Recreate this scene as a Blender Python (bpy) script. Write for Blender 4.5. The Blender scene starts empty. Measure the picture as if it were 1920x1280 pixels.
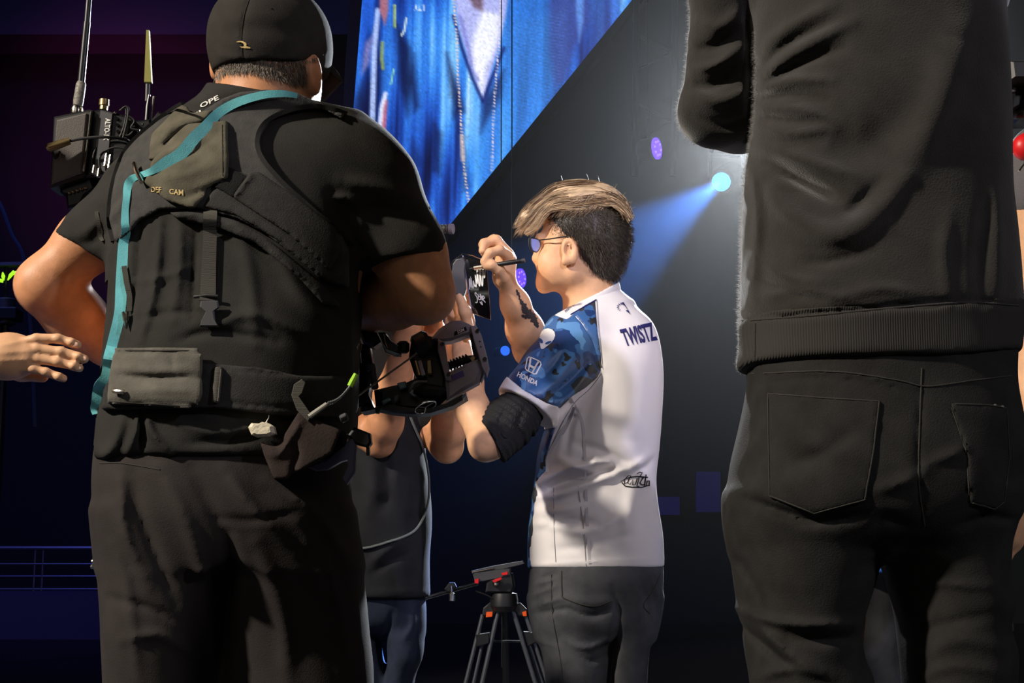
import bpy, bmesh, math, random
import numpy as np
from mathutils import Vector, Matrix
from mathutils.bvhtree import BVHTree
from mathutils.geometry import tessellate_polygon

# ------------------------------------------------------------------ camera, world, lights, exposure
SC = bpy.context.scene
COL = SC.collection
F = 1920 * 50 / 36.0
CH = 0.75
PITCH = math.atan(400 / F)
CP, SP = math.cos(PITCH), math.sin(PITCH)
cam = bpy.data.cameras.new('camera')
cam.sensor_width = 36
cam.lens = 50
cam.clip_end = 200
camo = bpy.data.objects.new('camera', cam)
COL.objects.link(camo)
camo.location = (0, 0, CH)
camo.rotation_euler = (math.pi / 2 + PITCH, 0, 0)
SC.camera = camo
SC.view_settings.view_transform = 'Standard'
SC.view_settings.look = 'None'
SC.view_settings.gamma = 1
SC.view_settings.use_curve_mapping = False
SC.view_settings.exposure = 0.0

w = bpy.data.worlds.new('world')
SC.world = w
w.use_nodes = True
w.node_tree.nodes['Background'].inputs[0].default_value = (0.08, 0.12, 0.40, 1)
w.node_tree.nodes['Background'].inputs[1].default_value = 0.022


def W(px, py, Y):
    u = (px - 960) / F
    v = (640 - py) / F
    t = Y / (CP - v * SP)
    return np.array([t * u, Y, CH + t * (SP + v * CP)])


def lamp(name, kind, loc, aim, power, color, size=0.1, angle=60, blend=0.3):
    l = bpy.data.lights.new(name, kind)
    l.energy = power
    l.color = color
    if kind == 'SPOT':
        l.shadow_soft_size = size
        l.spot_size = math.radians(angle)
        l.spot_blend = blend
    elif kind == 'AREA':
        l.size = size
    else:
        l.shadow_soft_size = size
    o = bpy.data.objects.new(name, l)
    COL.objects.link(o)
    o.location = loc
    o.rotation_euler = (Vector(aim) - Vector(loc)).to_track_quat('-Z', 'Y').to_euler()
    return o


lamp('key_spotlight', 'SPOT', (-5.0, -0.5, 4.6), (0.0, 3.0, 1.1), 2500, (1.0, 0.90, 0.76), 0.16, 60)
lamp('front_spotlight', 'SPOT', (1.6, -3.5, 4.6), (0.28, 3.25, 1.15), 1000, (0.80, 0.76, 1.0), 0.06, 8.6, 0.35)
lamp('added_side_fill', 'SPOT', (4.2, -1.2, 3.4), (0.95, 2.4, 1.15), 260, (0.90, 0.88, 1.0), 0.2, 42, 0.5)  # unseen fill added for the tall man's dark side and the edge figures
lamp('added_edge_rim', 'SPOT', (0.15, 8.0, 6.0), (0.27, 1.8, 1.25), 5200, (0.96, 0.97, 1.0), 0.1, 9, 0.4)  # extra lamp out of view, added to rim the tall man's left edge
lamp('back_spotlight', 'SPOT', tuple(W(1424, 258, 8.0)), (0.1, 2.6, 1.2), 4200, (0.86, 0.93, 1.0), 0.12, 62)
lamp('house_fill', 'AREA', (-1.5, -3.5, 4.0), (0.0, 3.0, 1.0), 20, (1.0, 0.88, 0.74), 3.0)
lamp('backdrop_wash', 'SPOT', (5.5, 9.0, 7.0), (3.2, 15.0, 3.6), 90, (0.80, 0.90, 1.0), 0.5, 95, 1.0)
lamp('added_blue_wash', 'SPOT', (-5.0, 8.0, 6.5), (-3.0, 15.0, 1.0), 620, (0.16, 0.20, 1.0), 0.4, 100, 1.0)  # unseen lamp added to tint the left background navy
lamp('added_red_wash', 'SPOT', (-4.3, 11.0, 3.6), (-4.1, 16.0, 5.2), 420, (0.9, 0.10, 0.45), 0.4, 52, 1.0)  # put in to colour the dark wall maroon; no such lamp in view


# ------------------------------------------------------------------ materials
def lin(c):
    return tuple((v / 255 / 12.92) if v / 255 <= 0.04045 else ((v / 255 + 0.055) / 1.055) ** 2.4 for v in c)


MATS = {}


def mat(name, rgb, rough=0.85, spec=0.3, metal=0.0, bump=0.0, bscale=300.0, var=0.0, vscale=20.0, stretch=(1, 1, 1),
        sheen=0.0, sss=0.0, emit=0.0, coat=0.0, wave=None):
    if name in MATS:
        return MATS[name]
    m = bpy.data.materials.new(name)
    m.use_nodes = True
    N, L = m.node_tree.nodes, m.node_tree.links
    b = N['Principled BSDF']
    c = (*lin(rgb), 1)
    b.inputs['Base Color'].default_value = c
    b.inputs['Roughness'].default_value = rough
    b.inputs['Specular IOR Level'].default_value = spec
    b.inputs['Metallic'].default_value = metal
    if sheen:
        b.inputs['Sheen Weight'].default_value = sheen
        b.inputs['Sheen Roughness'].default_value = 0.4
    if coat:
        b.inputs['Coat Weight'].default_value = coat
    if sss:
        b.inputs['Subsurface Weight'].default_value = sss
        b.inputs['Subsurface Radius'].default_value = (0.012, 0.005, 0.003)
        b.inputs['Subsurface Scale'].default_value = 1.0
    if emit:
        b.inputs['Emission Color'].default_value = c
        b.inputs['Emission Strength'].default_value = emit
    if var or bump or wave:
        tc = N.new('ShaderNodeTexCoord')
        mp = N.new('ShaderNodeMapping')
        mp.inputs['Scale'].default_value = stretch
        L.new(tc.outputs['Object'], mp.inputs[0])
    if var:
        n = N.new('ShaderNodeTexNoise')
        n.inputs['Scale'].default_value = vscale
        n.inputs['Detail'].default_value = 6
        L.new(mp.outputs[0], n.inputs[0])
        r = N.new('ShaderNodeValToRGB')
        r.color_ramp.elements[0].position = 0.3
        r.color_ramp.elements[1].position = 0.7
        r.color_ramp.elements[0].color = (*[x * (1 - var) for x in c[:3]], 1)
        r.color_ramp.elements[1].color = (*[min(1, x * (1 + var)) for x in c[:3]], 1)
        L.new(n.outputs[0], r.inputs[0])
        L.new(r.outputs[0], b.inputs['Base Color'])
    if bump or wave:
        bp = N.new('ShaderNodeBump')
        bp.inputs['Strength'].default_value = bump or wave[1]
        bp.inputs['Distance'].default_value = 0.002
        if wave:
            n2 = N.new('ShaderNodeTexWave')
            n2.inputs['Scale'].default_value = wave[0]
            n2.bands_direction = wave[2]
            n2.inputs['Distortion'].default_value = 1.0
        else:
            n2 = N.new('ShaderNodeTexNoise')
            n2.inputs['Scale'].default_value = bscale
            n2.inputs['Detail'].default_value = 3
        L.new(mp.outputs[0], n2.inputs[0])
        L.new(n2.outputs[0], bp.inputs['Height'])
        L.new(bp.outputs[0], b.inputs['Normal'])
    MATS[name] = m
    return m


M_SKIN_A = mat('tanned skin', (206, 146, 106), 0.5, 0.4, sss=0.05, var=0.14, vscale=45, bump=0.15, bscale=420)
M_SKIN_B = mat('fair skin', (224, 174, 134), 0.5, 0.4, sss=0.05, var=0.10, vscale=45, bump=0.10, bscale=420)
M_TEE = mat('black cotton', (46, 45, 43), 0.9, 0.15, var=0.18, vscale=18, bump=0.35, bscale=500)
M_TEE2 = mat('black jersey knit', (36, 37, 40), 0.9, 0.15, var=0.15, vscale=18, bump=0.3, bscale=500)
M_VEST = mat('black neoprene', (62, 61, 60), 0.85, 0.2, var=0.16, vscale=60, bump=0.35, bscale=350)
M_VEST2 = mat('dark padded webbing', (50, 49, 48), 0.85, 0.2, var=0.16, vscale=60, bump=0.5, bscale=450)
M_EDGE = mat('black edge binding', (30, 29, 29), 0.8, 0.25, bump=0.3, bscale=600)
M_POCK = mat('worn olive canvas', (88, 84, 72), 0.9, 0.15, var=0.28, vscale=28, bump=0.35, bscale=380)
M_POUCH = mat('faded grey canvas', (96, 93, 86), 0.92, 0.12, var=0.22, vscale=30, bump=0.35, bscale=380)
M_VELC = mat('velcro pile', (36, 36, 36), 1.0, 0.05, bump=0.9, bscale=500)
M_WEB = mat('grey webbing', (78, 76, 70), 0.85, 0.2, wave=(160, 0.4, 'Z'))
M_CARGO = mat('charcoal cargo cloth', (53, 49, 48), 0.92, 0.12, var=0.16, vscale=14, bump=0.3, bscale=420)
M_HOOD = mat('black sweatshirt fleece', (50, 48, 46), 0.95, 0.1, var=0.14, vscale=30, bump=0.4, bscale=420, sheen=0.5)
M_HOODR = mat('black ribbed knit', (56, 54, 52), 0.95, 0.1, wave=(110, 0.35, 'X'))
M_BJEAN = mat('black denim', (38, 37, 36), 0.9, 0.15, var=0.25, vscale=26, bump=0.35, bscale=520)
M_GJEAN = mat('washed charcoal denim', (74, 75, 79), 0.9, 0.15, var=0.35, vscale=16, bump=0.4, bscale=520)
M_STITCH = mat('denim stitching', (62, 60, 57), 0.9, 0.1)
M_WHITE = mat('white polyester', (228, 224, 226), 0.65, 0.3, bump=0.1, bscale=700)
M_GREYP = mat('grey tonal print', (132, 132, 138), 0.7, 0.3)
M_NAVYP = mat('navy print', (44, 44, 98), 0.7, 0.2)
M_BLKP = mat('black print', (26, 26, 32), 0.7, 0.2)
M_WHITEP = mat('white print', (238, 236, 232), 0.7, 0.2)
M_GOLDP = mat('worn gold print', (196, 172, 120), 0.8, 0.2)
M_KNIT = mat('black ribbed sleeve knit', (44, 44, 46), 0.92, 0.12, wave=(150, 0.8, 'Y'))
M_TEAL = mat('teal ribbon', (122, 210, 218), 0.6, 0.3, var=0.08, vscale=60, bump=0.2, bscale=600)
M_BLK = mat('black plastic', (24, 24, 26), 0.45, 0.5)
M_BLKM = mat('black anodised metal', (30, 30, 34), 0.35, 0.5, metal=0.4)
M_GUN = mat('gunmetal', (160, 154, 166), 0.5, 0.4)
M_GREY = mat('dark grey painted metal', (66, 66, 70), 0.45, 0.5)
M_CHROME = mat('polished steel', (205, 200, 190), 0.2, 0.5, metal=1.0)
M_BRASS = mat('brushed brass connector', (150, 130, 92), 0.35, 0.5, metal=0.8)
M_RUB = mat('black rubber', (20, 20, 20), 0.6, 0.4)
M_FOAM = mat('grey felt face', (104, 100, 98), 1.0, 0.05, bump=0.8, bscale=500)
M_SHOE = mat('black shoe leather', (22, 22, 23), 0.5, 0.4)
M_ORANGE = mat('orange tag', (240, 92, 30), 0.6, 0.3)
M_RED = mat('red plastic', (215, 28, 34), 0.4, 0.5)
M_LIME = mat('lime tape', (160, 215, 50), 0.6, 0.3)
M_CAP = mat('charcoal cap twill', (50, 47, 44), 0.9, 0.15, var=0.10, vscale=40, bump=0.4, bscale=600)
M_GHAIR = mat('grey stubble hair', (150, 140, 128), 0.6, 0.3)
M_DHAIR = mat('dark brown hair', (58, 48, 38), 0.45, 0.6, sheen=0.5)
M_BHAIR2 = mat('dark blond hair', (128, 102, 76), 0.45, 0.45)
M_BHAIR3 = mat('brown hair root', (74, 58, 42), 0.5, 0.4)
M_BHAIR = mat('blond hair', (196, 170, 138), 0.42, 0.5, var=0.35, vscale=24, stretch=(1, 3, 5))
M_EYE = mat('eye white', (225, 222, 218), 0.2, 0.5)
M_TAT = mat('tattoo ink', (58, 52, 54), 0.6, 0.3)
M_TAT2 = mat('red tattoo ink', (170, 70, 66), 0.6, 0.3)


# ------------------------------------------------------------------ object helpers
ORIG = {}


def link(name, me, m, parent=None, base=(0, 0, 0)):
    o = bpy.data.objects.new(name, me)
    COL.objects.link(o)
    if m is not None and me is not None:
        me.materials.append(m)
    if parent is not None:
        o.parent = parent
        b = ORIG[parent.name]
    else:
        b = np.array(base, float)
        o.location = b
    if me is not None and np.any(b):
        n = len(me.vertices)
        co = np.empty(n * 3, np.float32)
        me.vertices.foreach_get('co', co)
        co = (co.reshape(-1, 3) - b.astype(np.float32)).ravel()
        me.vertices.foreach_set('co', co)
        me.update()
    ORIG[o.name] = b
    return o


def tag(o, label=None, cat=None, group=None, kind=None):
    if label:
        o['label'] = label
    if cat:
        o['category'] = cat
    if group:
        o['group'] = group
    if kind:
        o['kind'] = kind
    return o


def root_empty(name, base, label, cat, group=None):
    o = bpy.data.objects.new(name, None)
    COL.objects.link(o)
    o.location = base
    o.empty_display_size = 0.1
    ORIG[o.name] = np.array(base, float)
    return tag(o, label, cat, group)


def fast_mesh(name, V, Q, smooth=True):
    V = np.asarray(V, np.float32)
    Q = np.asarray(Q, np.int32)
    k = Q.shape[1]
    me = bpy.data.meshes.new(name)
    me.vertices.add(len(V))
    me.vertices.foreach_set('co', V.ravel())
    me.loops.add(Q.size)
    me.loops.foreach_set('vertex_index', Q.ravel())
    me.polygons.add(len(Q))
    me.polygons.foreach_set('loop_start', np.arange(0, Q.size, k, dtype=np.int32))
    me.polygons.foreach_set('use_smooth', np.full(len(Q), smooth))
    me.update(calc_edges=True)
    return me


# ------------------------------------------------------------------ implicit-surface modeller
def UV(P):
    x = P[..., 0]
    y = P[..., 1]
    z = P[..., 2] - CH
    zc = y * CP + z * SP
    return 960 + F * x / zc, 640 - F * (z * CP - y * SP) / zc


def smin(a, b, k):
    if k <= 0:
        return np.minimum(a, b)
    h = np.maximum(k - np.abs(a - b), 0) / k
    return np.minimum(a, b) - h * h * k * 0.25


def smax(a, b, k):
    return -smin(-a, -b, k)


def polysd(x, y, poly):
    d = np.full(x.shape, 1e9, np.float32)
    s = np.zeros(x.shape, bool)
    n = len(poly)
    for i in range(n):
        ax, ay = poly[i]
        bx, by = poly[i - 1]
        ex, ey = bx - ax, by - ay
        wx, wy = x - ax, y - ay
        t = np.clip((wx * ex + wy * ey) / (ex * ex + ey * ey + 1e-9), 0, 1)
        d = np.minimum(d, (wx - ex * t) ** 2 + (wy - ey * t) ** 2)
        c = (ay > y) != (by > y)
        if ay != by:
            s ^= c & (x < ex * (y - ay) / (by - ay) + ax)
    d = np.sqrt(d)
    return np.where(s, -d, d)


def linesd(x, y, pts):
    d = np.full(x.shape, 1e9, np.float32)
    tt = np.zeros(x.shape, np.float32)
    n = len(pts) - 1
    for i in range(n):
        ax, ay = pts[i]
        bx, by = pts[i + 1]
        ex, ey = bx - ax, by - ay
        wx, wy = x - ax, y - ay
        t = np.clip((wx * ex + wy * ey) / (ex * ex + ey * ey + 1e-9), 0, 1)
        q = (wx - ex * t) ** 2 + (wy - ey * t) ** 2
        m = q < d
        d = np.where(m, q, d)
        tt = np.where(m, (i + t) / n, tt)
    return np.sqrt(d), tt


def curve_pts(pts, n=10):
    """Catmull-Rom through the points (any dimension)."""
    p = np.array(pts, float)
    p = np.vstack([2 * p[0] - p[1], p, 2 * p[-1] - p[-2]])
    out = []
    for i in range(1, len(p) - 2):
        for t in np.linspace(0, 1, n, endpoint=False):
            out.append(0.5 * (2 * p[i] + (p[i + 1] - p[i - 1]) * t + (2 * p[i - 1] - 5 * p[i] + 4 * p[i + 1] - p[i + 2]) * t * t
                              + (3 * p[i] - p[i - 1] - 3 * p[i + 1] + p[i + 2]) * t ** 3))
    out.append(p[-2])
    return np.array(out)


def noise(P, freq, seed, warp=0.6):
    rs = np.random.RandomState(seed)
    f = np.array(freq, np.float32) if np.ndim(freq) else np.array([freq] * 3, np.float32)
    Q = P * f
    x, y, z = Q[..., 0], Q[..., 1], Q[..., 2]
    a = np.sin(y * 0.9 + z * 0.7 + rs.rand() * 6) * warp
    x2, z2, y2 = x + a, z + np.sin(x * 0.8 + y + rs.rand() * 6) * warp, y + a * 0.5
    r = 0
    for i in range(4):
        k = rs.randn(3)
        k /= np.linalg.norm(k)
        k = k * (0.8 + 0.9 * rs.rand())
        r = r + np.sin(x2 * k[0] + y2 * k[1] + z2 * k[2] + rs.rand() * 6.28)
    return r * 0.25


def ridge(P, freq, seed):
    return 1 - 2 * np.abs(noise(P, freq, seed, 0.9)) ** 0.7


class S:
    def __init__(s, h=0.005):
        s.h = h
        s.ops = []

    def add(s, fn, lo, hi, k, mode):
        s.ops.append((fn, np.array(lo, np.float32), np.array(hi, np.float32), k, mode))
        return s

    def cone(s, a, b, k=0.02, mode='u'):
        pa, ra = np.array(a[0], np.float32), a[1]
        pb, rb = np.array(b[0], np.float32), b[1]
        ba = pb - pa
        L2 = float(ba @ ba) + 1e-9

        def fn(P):
            t = np.clip(((P - pa) @ ba) / L2, 0, 1)
            q = P - pa - t[..., None] * ba
            return np.sqrt((q * q).sum(-1)) - (ra + (rb - ra) * t)
        r = max(ra, rb)
        return s.add(fn, np.minimum(pa, pb) - r, np.maximum(pa, pb) + r, k, mode)

    def limb(s, js, k=0.02):
        for i in range(len(js) - 1):
            s.cone(js[i], js[i + 1], k)
        return s

    def ell(s, c, r, k=0.02, R=None, mode='u'):
        c = np.array(c, np.float32)
        r = np.array(r, np.float32)
        Rm = None if R is None else np.array(R, np.float32)

        def fn(P):
            q = P - c
            if Rm is not None:
                q = q @ Rm
            a = q / r
            k0 = np.sqrt((a * a).sum(-1))
            b = a / r
            k1 = np.sqrt((b * b).sum(-1))
            return np.where(k0 < 0.3, -float(r.min()) * 0.7, k0 * (k0 - 1) / (k1 + 1e-6))
        m = r.max() if R is not None else r
        return s.add(fn, c - m, c + m, k, mode)

    def box(s, c, half, rd=0.004, k=0.0, R=None, mode='u'):
        c = np.array(c, np.float32)
        hf = np.array(half, np.float32) - rd
        Rm = None if R is None else np.array(R, np.float32)

        def fn(P):
            q = P - c
            if Rm is not None:
                q = q @ Rm
            q = np.abs(q) - hf
            return np.sqrt((np.maximum(q, 0) ** 2).sum(-1)) + np.minimum(q.max(-1), 0) - rd
        m = np.linalg.norm(half) if R is not None else np.array(half)
        return s.add(fn, c - m, c + m, k, mode)

    def loft(s, rings, k=0.02, cap=0.02, n=2.0, world=False, mode='u'):
        """rings: (py, x_left, x_right, Y, half_depth) in photo pixels at depth Y, or world (z, cx, cy, a, b)."""
        R = []
        for r in rings:
            if world:
                R.append(r)
            else:
                py, xl, xr, Y, b = r
                l, q = W(xl, py, Y), W(xr, py, Y)
                R.append(((l[2] + q[2]) / 2, (l[0] + q[0]) / 2, Y, (q[0] - l[0]) / 2, b))
        R = np.array(sorted(R), float)
        D = curve_pts(R, 8)
        D = D[np.argsort(D[:, 0])].astype(np.float32)
        D[:, 3:] = np.maximum(D[:, 3:], 0.004)
        z0, z1 = float(R[0, 0]), float(R[-1, 0])

        def fn(P):
            z = P[..., 2]
            zz = np.clip(z, z0, z1)
            cx, cy, a, b = (np.interp(zz, D[:, 0], D[:, i]).astype(np.float32) for i in (1, 2, 3, 4))
            qx, qy = (P[..., 0] - cx) / a, (P[..., 1] - cy) / b
            if n == 2.0:
                k0 = np.sqrt(qx * qx + qy * qy)
            else:
                k0 = (np.abs(qx) ** n + np.abs(qy) ** n) ** (1 / n)
            k1 = np.sqrt((qx / a) ** 2 + (qy / b) ** 2)
            d = np.where(k0 < 0.3, -np.minimum(a, b) * 0.7, k0 * (k0 - 1) / (k1 + 1e-6))
            return smax(d, np.maximum(z - z1, z0 - z), cap)
        lo = [(D[:, 1] - D[:, 3]).min(), (D[:, 2] - D[:, 4]).min(), z0]
        hi = [(D[:, 1] + D[:, 3]).max(), (D[:, 2] + D[:, 4]).max(), z1]
        return s.add(fn, lo, hi, k, mode)

    def plane(s, pt, nrm, k=0.004):
        """keep the side with (p - pt) . nrm < 0"""
        pt = np.array(pt, np.float32)
        nrm = np.array(nrm, np.float32)
        nrm = nrm / np.linalg.norm(nrm)
        return s.add(lambda P: (P - pt) @ nrm, [-99] * 3, [99] * 3, k, 'i')

    def poly(s, poly, k=0.004, depth=2.4):
        sc = depth / F
        return s.add(lambda P: polysd(*UV(P), poly) * sc, [-99] * 3, [99] * 3, k, 'i')

    def disp(s, fn):
        return s.add(fn, [-99] * 3, [99] * 3, 0, 'd')

    def fold(s, pts, w, hgt, ymax=99, taper=True):
        """a cloth fold: a real ridge (hgt > 0) or crease (hgt < 0) along a line, w in photo pixels"""
        pts = [tuple(p) for p in curve_pts(pts, 4)] if len(pts) > 2 else pts
        xs = [p[0] for p in pts]
        ys = [p[1] for p in pts]
        bx = (min(xs) - 3 * w, max(xs) + 3 * w, min(ys) - 3 * w, max(ys) + 3 * w)

        def fn(P):
            u, v = UV(P)
            out = np.zeros(u.shape, np.float32)
            m = (u > bx[0]) & (u < bx[1]) & (v > bx[2]) & (v < bx[3]) & (P[..., 1] < ymax)
            if m.any():
                d, t = linesd(u[m], v[m], pts)
                e = np.exp(-(d / w) ** 2)
                if taper:
                    e = e * np.sin(np.pi * np.clip(t, 0.04, 0.96)) ** 0.5
                out[m] = -hgt * e
            return out
        return s.disp(fn)

    def base(s, other, t):
        """the other surface grown by t"""
        lo = np.min([o[1] for o in other.ops if o[4] == 'u'], 0) - abs(t)
        hi = np.max([o[2] for o in other.ops if o[4] == 'u'], 0) + abs(t)
        s.ops.append(((other, t), lo, hi, 0, 'b'))
        return s

    def inner(s, other, t):
        """hollow: keep only outside the other surface grown by t"""
        s.ops.append(((other, t), np.array([-99.] * 3), np.array([99.] * 3), 0.002, 'h'))
        return s

    def eval(s, P, C, rad):
        D = np.full(P.shape[:-1], 1.0, np.float32)
        for fn, lo, hi, k, mode in s.ops:
            if mode == 'b':
                D = np.minimum(D, fn[0].eval(P, C, rad) - fn[1])
                continue
            if mode == 'h':
                D = smax(D, -(fn[0].eval(P, C, rad) - fn[1]), k)
                continue
            if mode in 'uw':
                m = k + rad + 0.01
                sel = np.nonzero(((C > lo - m) & (C < hi + m)).all(1))[0]
                if len(sel) == 0:
                    continue
                D[sel] = smin(D[sel], fn(P[sel]), k)
            elif mode == 's':
                m = k + rad + 0.01
                sel = np.nonzero(((C > lo - m) & (C < hi + m)).all(1))[0]
                if len(sel):
                    D[sel] = smax(D[sel], -fn(P[sel]), k)
            elif mode == 'i':
                D = smax(D, fn(P), k)
            elif mode == 'd':
                near = np.nonzero((np.abs(D) < 0.05).reshape(len(D), -1).any(1))[0]
                if len(near):
                    D[near] = D[near] + fn(P[near])
        return D

    def arrays(s, smooth=1):
        h, N = s.h, 8
        bs = N * h
        us = [o for o in s.ops if o[4] in 'ub']
        lo = np.min([o[1] for o in us], 0) - 2 * h - 0.015
        hi = np.max([o[2] for o in us], 0) + 2 * h + 0.015
        nb = np.ceil((hi - lo) / bs).astype(int)
        g = np.stack(np.meshgrid(*[np.arange(n) for n in nb], indexing='ij'), -1).reshape(-1, 3)
        C = (lo + (g + 0.5) * bs).astype(np.float32)
        d = np.concatenate([s.eval(c[:, None, :], c, bs) for c in np.array_split(C, max(1, len(C) // 200000))])[:, 0]
        idx = g[np.abs(d) < bs * 0.866 * 1.4 + 0.012]
        C = (lo + (idx + 0.5) * bs).astype(np.float32)
        offs = np.stack(np.meshgrid(*[np.arange(9)] * 3, indexing='ij'), -1).reshape(-1, 3)
        Ds = []
        for ii, cc in zip(np.array_split(idx, max(1, len(idx) // 1200)), np.array_split(C, max(1, len(idx) // 1200))):
            P = (lo + ((ii * N)[:, None, :] + offs[None]) * h).astype(np.float32)
            Ds.append(s.eval(P, cc, bs).reshape(-1, 9, 9, 9))
        D = np.concatenate(Ds)
        ins = D < 0
        dim = nb * N + 2
        cs = np.zeros((len(D), 8, 8, 8), np.int8)
        for a in (0, 1):
            for b in (0, 1):
                for c in (0, 1):
                    cs += ins[:, a:a + 8, b:b + 8, c:c + 8]
        B, I, Jx, K = np.nonzero((cs > 0) & (cs < 8))
        V = np.zeros((len(B), 3), np.float32)
        cnt = np.zeros(len(B), np.float32)
        for ax in range(3):
            o1, o2 = [q for q in range(3) if q != ax]
            for a in (0, 1):
                for b in (0, 1):
                    p = [I, Jx, K]
                    q = np.zeros(3, int)
                    q[o1], q[o2] = a, b
                    i0, j0, k0 = I + q[0], Jx + q[1], K + q[2]
                    e = np.zeros(3, int)
                    e[ax] = 1
                    d0 = D[B, i0, j0, k0]
                    d1 = D[B, i0 + e[0], j0 + e[1], k0 + e[2]]
                    x = (d0 < 0) != (d1 < 0)
                    t = np.where(x, d0 / (d0 - d1 + 1e-12), 0)
                    v = np.zeros((len(B), 3), np.float32)
                    v[:, o1], v[:, o2], v[:, ax] = a, b, t
                    V += v * x[:, None]
                    cnt += x
        cell = idx[B] * N + np.stack([I, Jx, K], 1)
        V = lo + (cell + V / cnt[:, None]) * h
        key = (cell[:, 0].astype(np.int64) * dim[1] + cell[:, 1]) * dim[2] + cell[:, 2]
        order = np.argsort(key)
        ks = key[order]
        quads = []
        for ax in range(3):
            o1, o2 = [q for q in range(3) if q != ax]
            sl0 = [slice(None)] + [slice(0, 8)] * 3
            sl1 = list(sl0)
            sl1[ax + 1] = slice(1, 9)
            a0, a1 = ins[tuple(sl0)], ins[tuple(sl1)]
            b, i, j, k = np.nonzero(a0 != a1)
            c = idx[b] * N + np.stack([i, j, k], 1)
            flip = a0[b, i, j, k]
            cc = []
            for (u1, u2) in ((0, 0), (1, 0), (1, 1), (0, 1)):
                q = c.copy()
                q[:, o1] -= u1
                q[:, o2] -= u2
                kk = (q[:, 0].astype(np.int64) * dim[1] + q[:, 1]) * dim[2] + q[:, 2]
                pos = np.clip(np.searchsorted(ks, kk), 0, len(ks) - 1)
                cc.append(np.where(ks[pos] == kk, order[pos], -1))
            q = np.stack(cc, 1)
            if ax == 1:
                flip = ~flip
            q = np.where(flip[:, None], q, q[:, ::-1])
            quads.append(q[(q >= 0).all(1)])
        Q = np.concatenate(quads)
        for _ in range(smooth):
            e = np.concatenate([Q[:, [0, 1]], Q[:, [1, 2]], Q[:, [2, 3]], Q[:, [3, 0]]])
            n = np.bincount(e[:, 0], minlength=len(V)) + np.bincount(e[:, 1], minlength=len(V))
            acc = np.stack([np.bincount(e[:, 0], V[e[:, 1], i], len(V)) + np.bincount(e[:, 1], V[e[:, 0], i], len(V))
                            for i in range(3)], 1)
            V = 0.5 * V + 0.5 * acc / np.maximum(n, 1)[:, None]
        return V.astype(np.float32), Q

    def build(s, name, m, parent=None, base=(0, 0, 0), smooth=1, keep=False):
        V, Q = s.arrays(smooth)
        if keep:
            s.bvh = BVHTree.FromPolygons([tuple(v) for v in V.tolist()], Q.tolist())
        return link(name, fast_mesh(name, V, Q), m, parent, base)


def J(px, py, Y, r):
    """a joint: photo pixel at depth Y, radius in photo pixels"""
    return (W(px, py, Y), r * Y / F)


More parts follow.
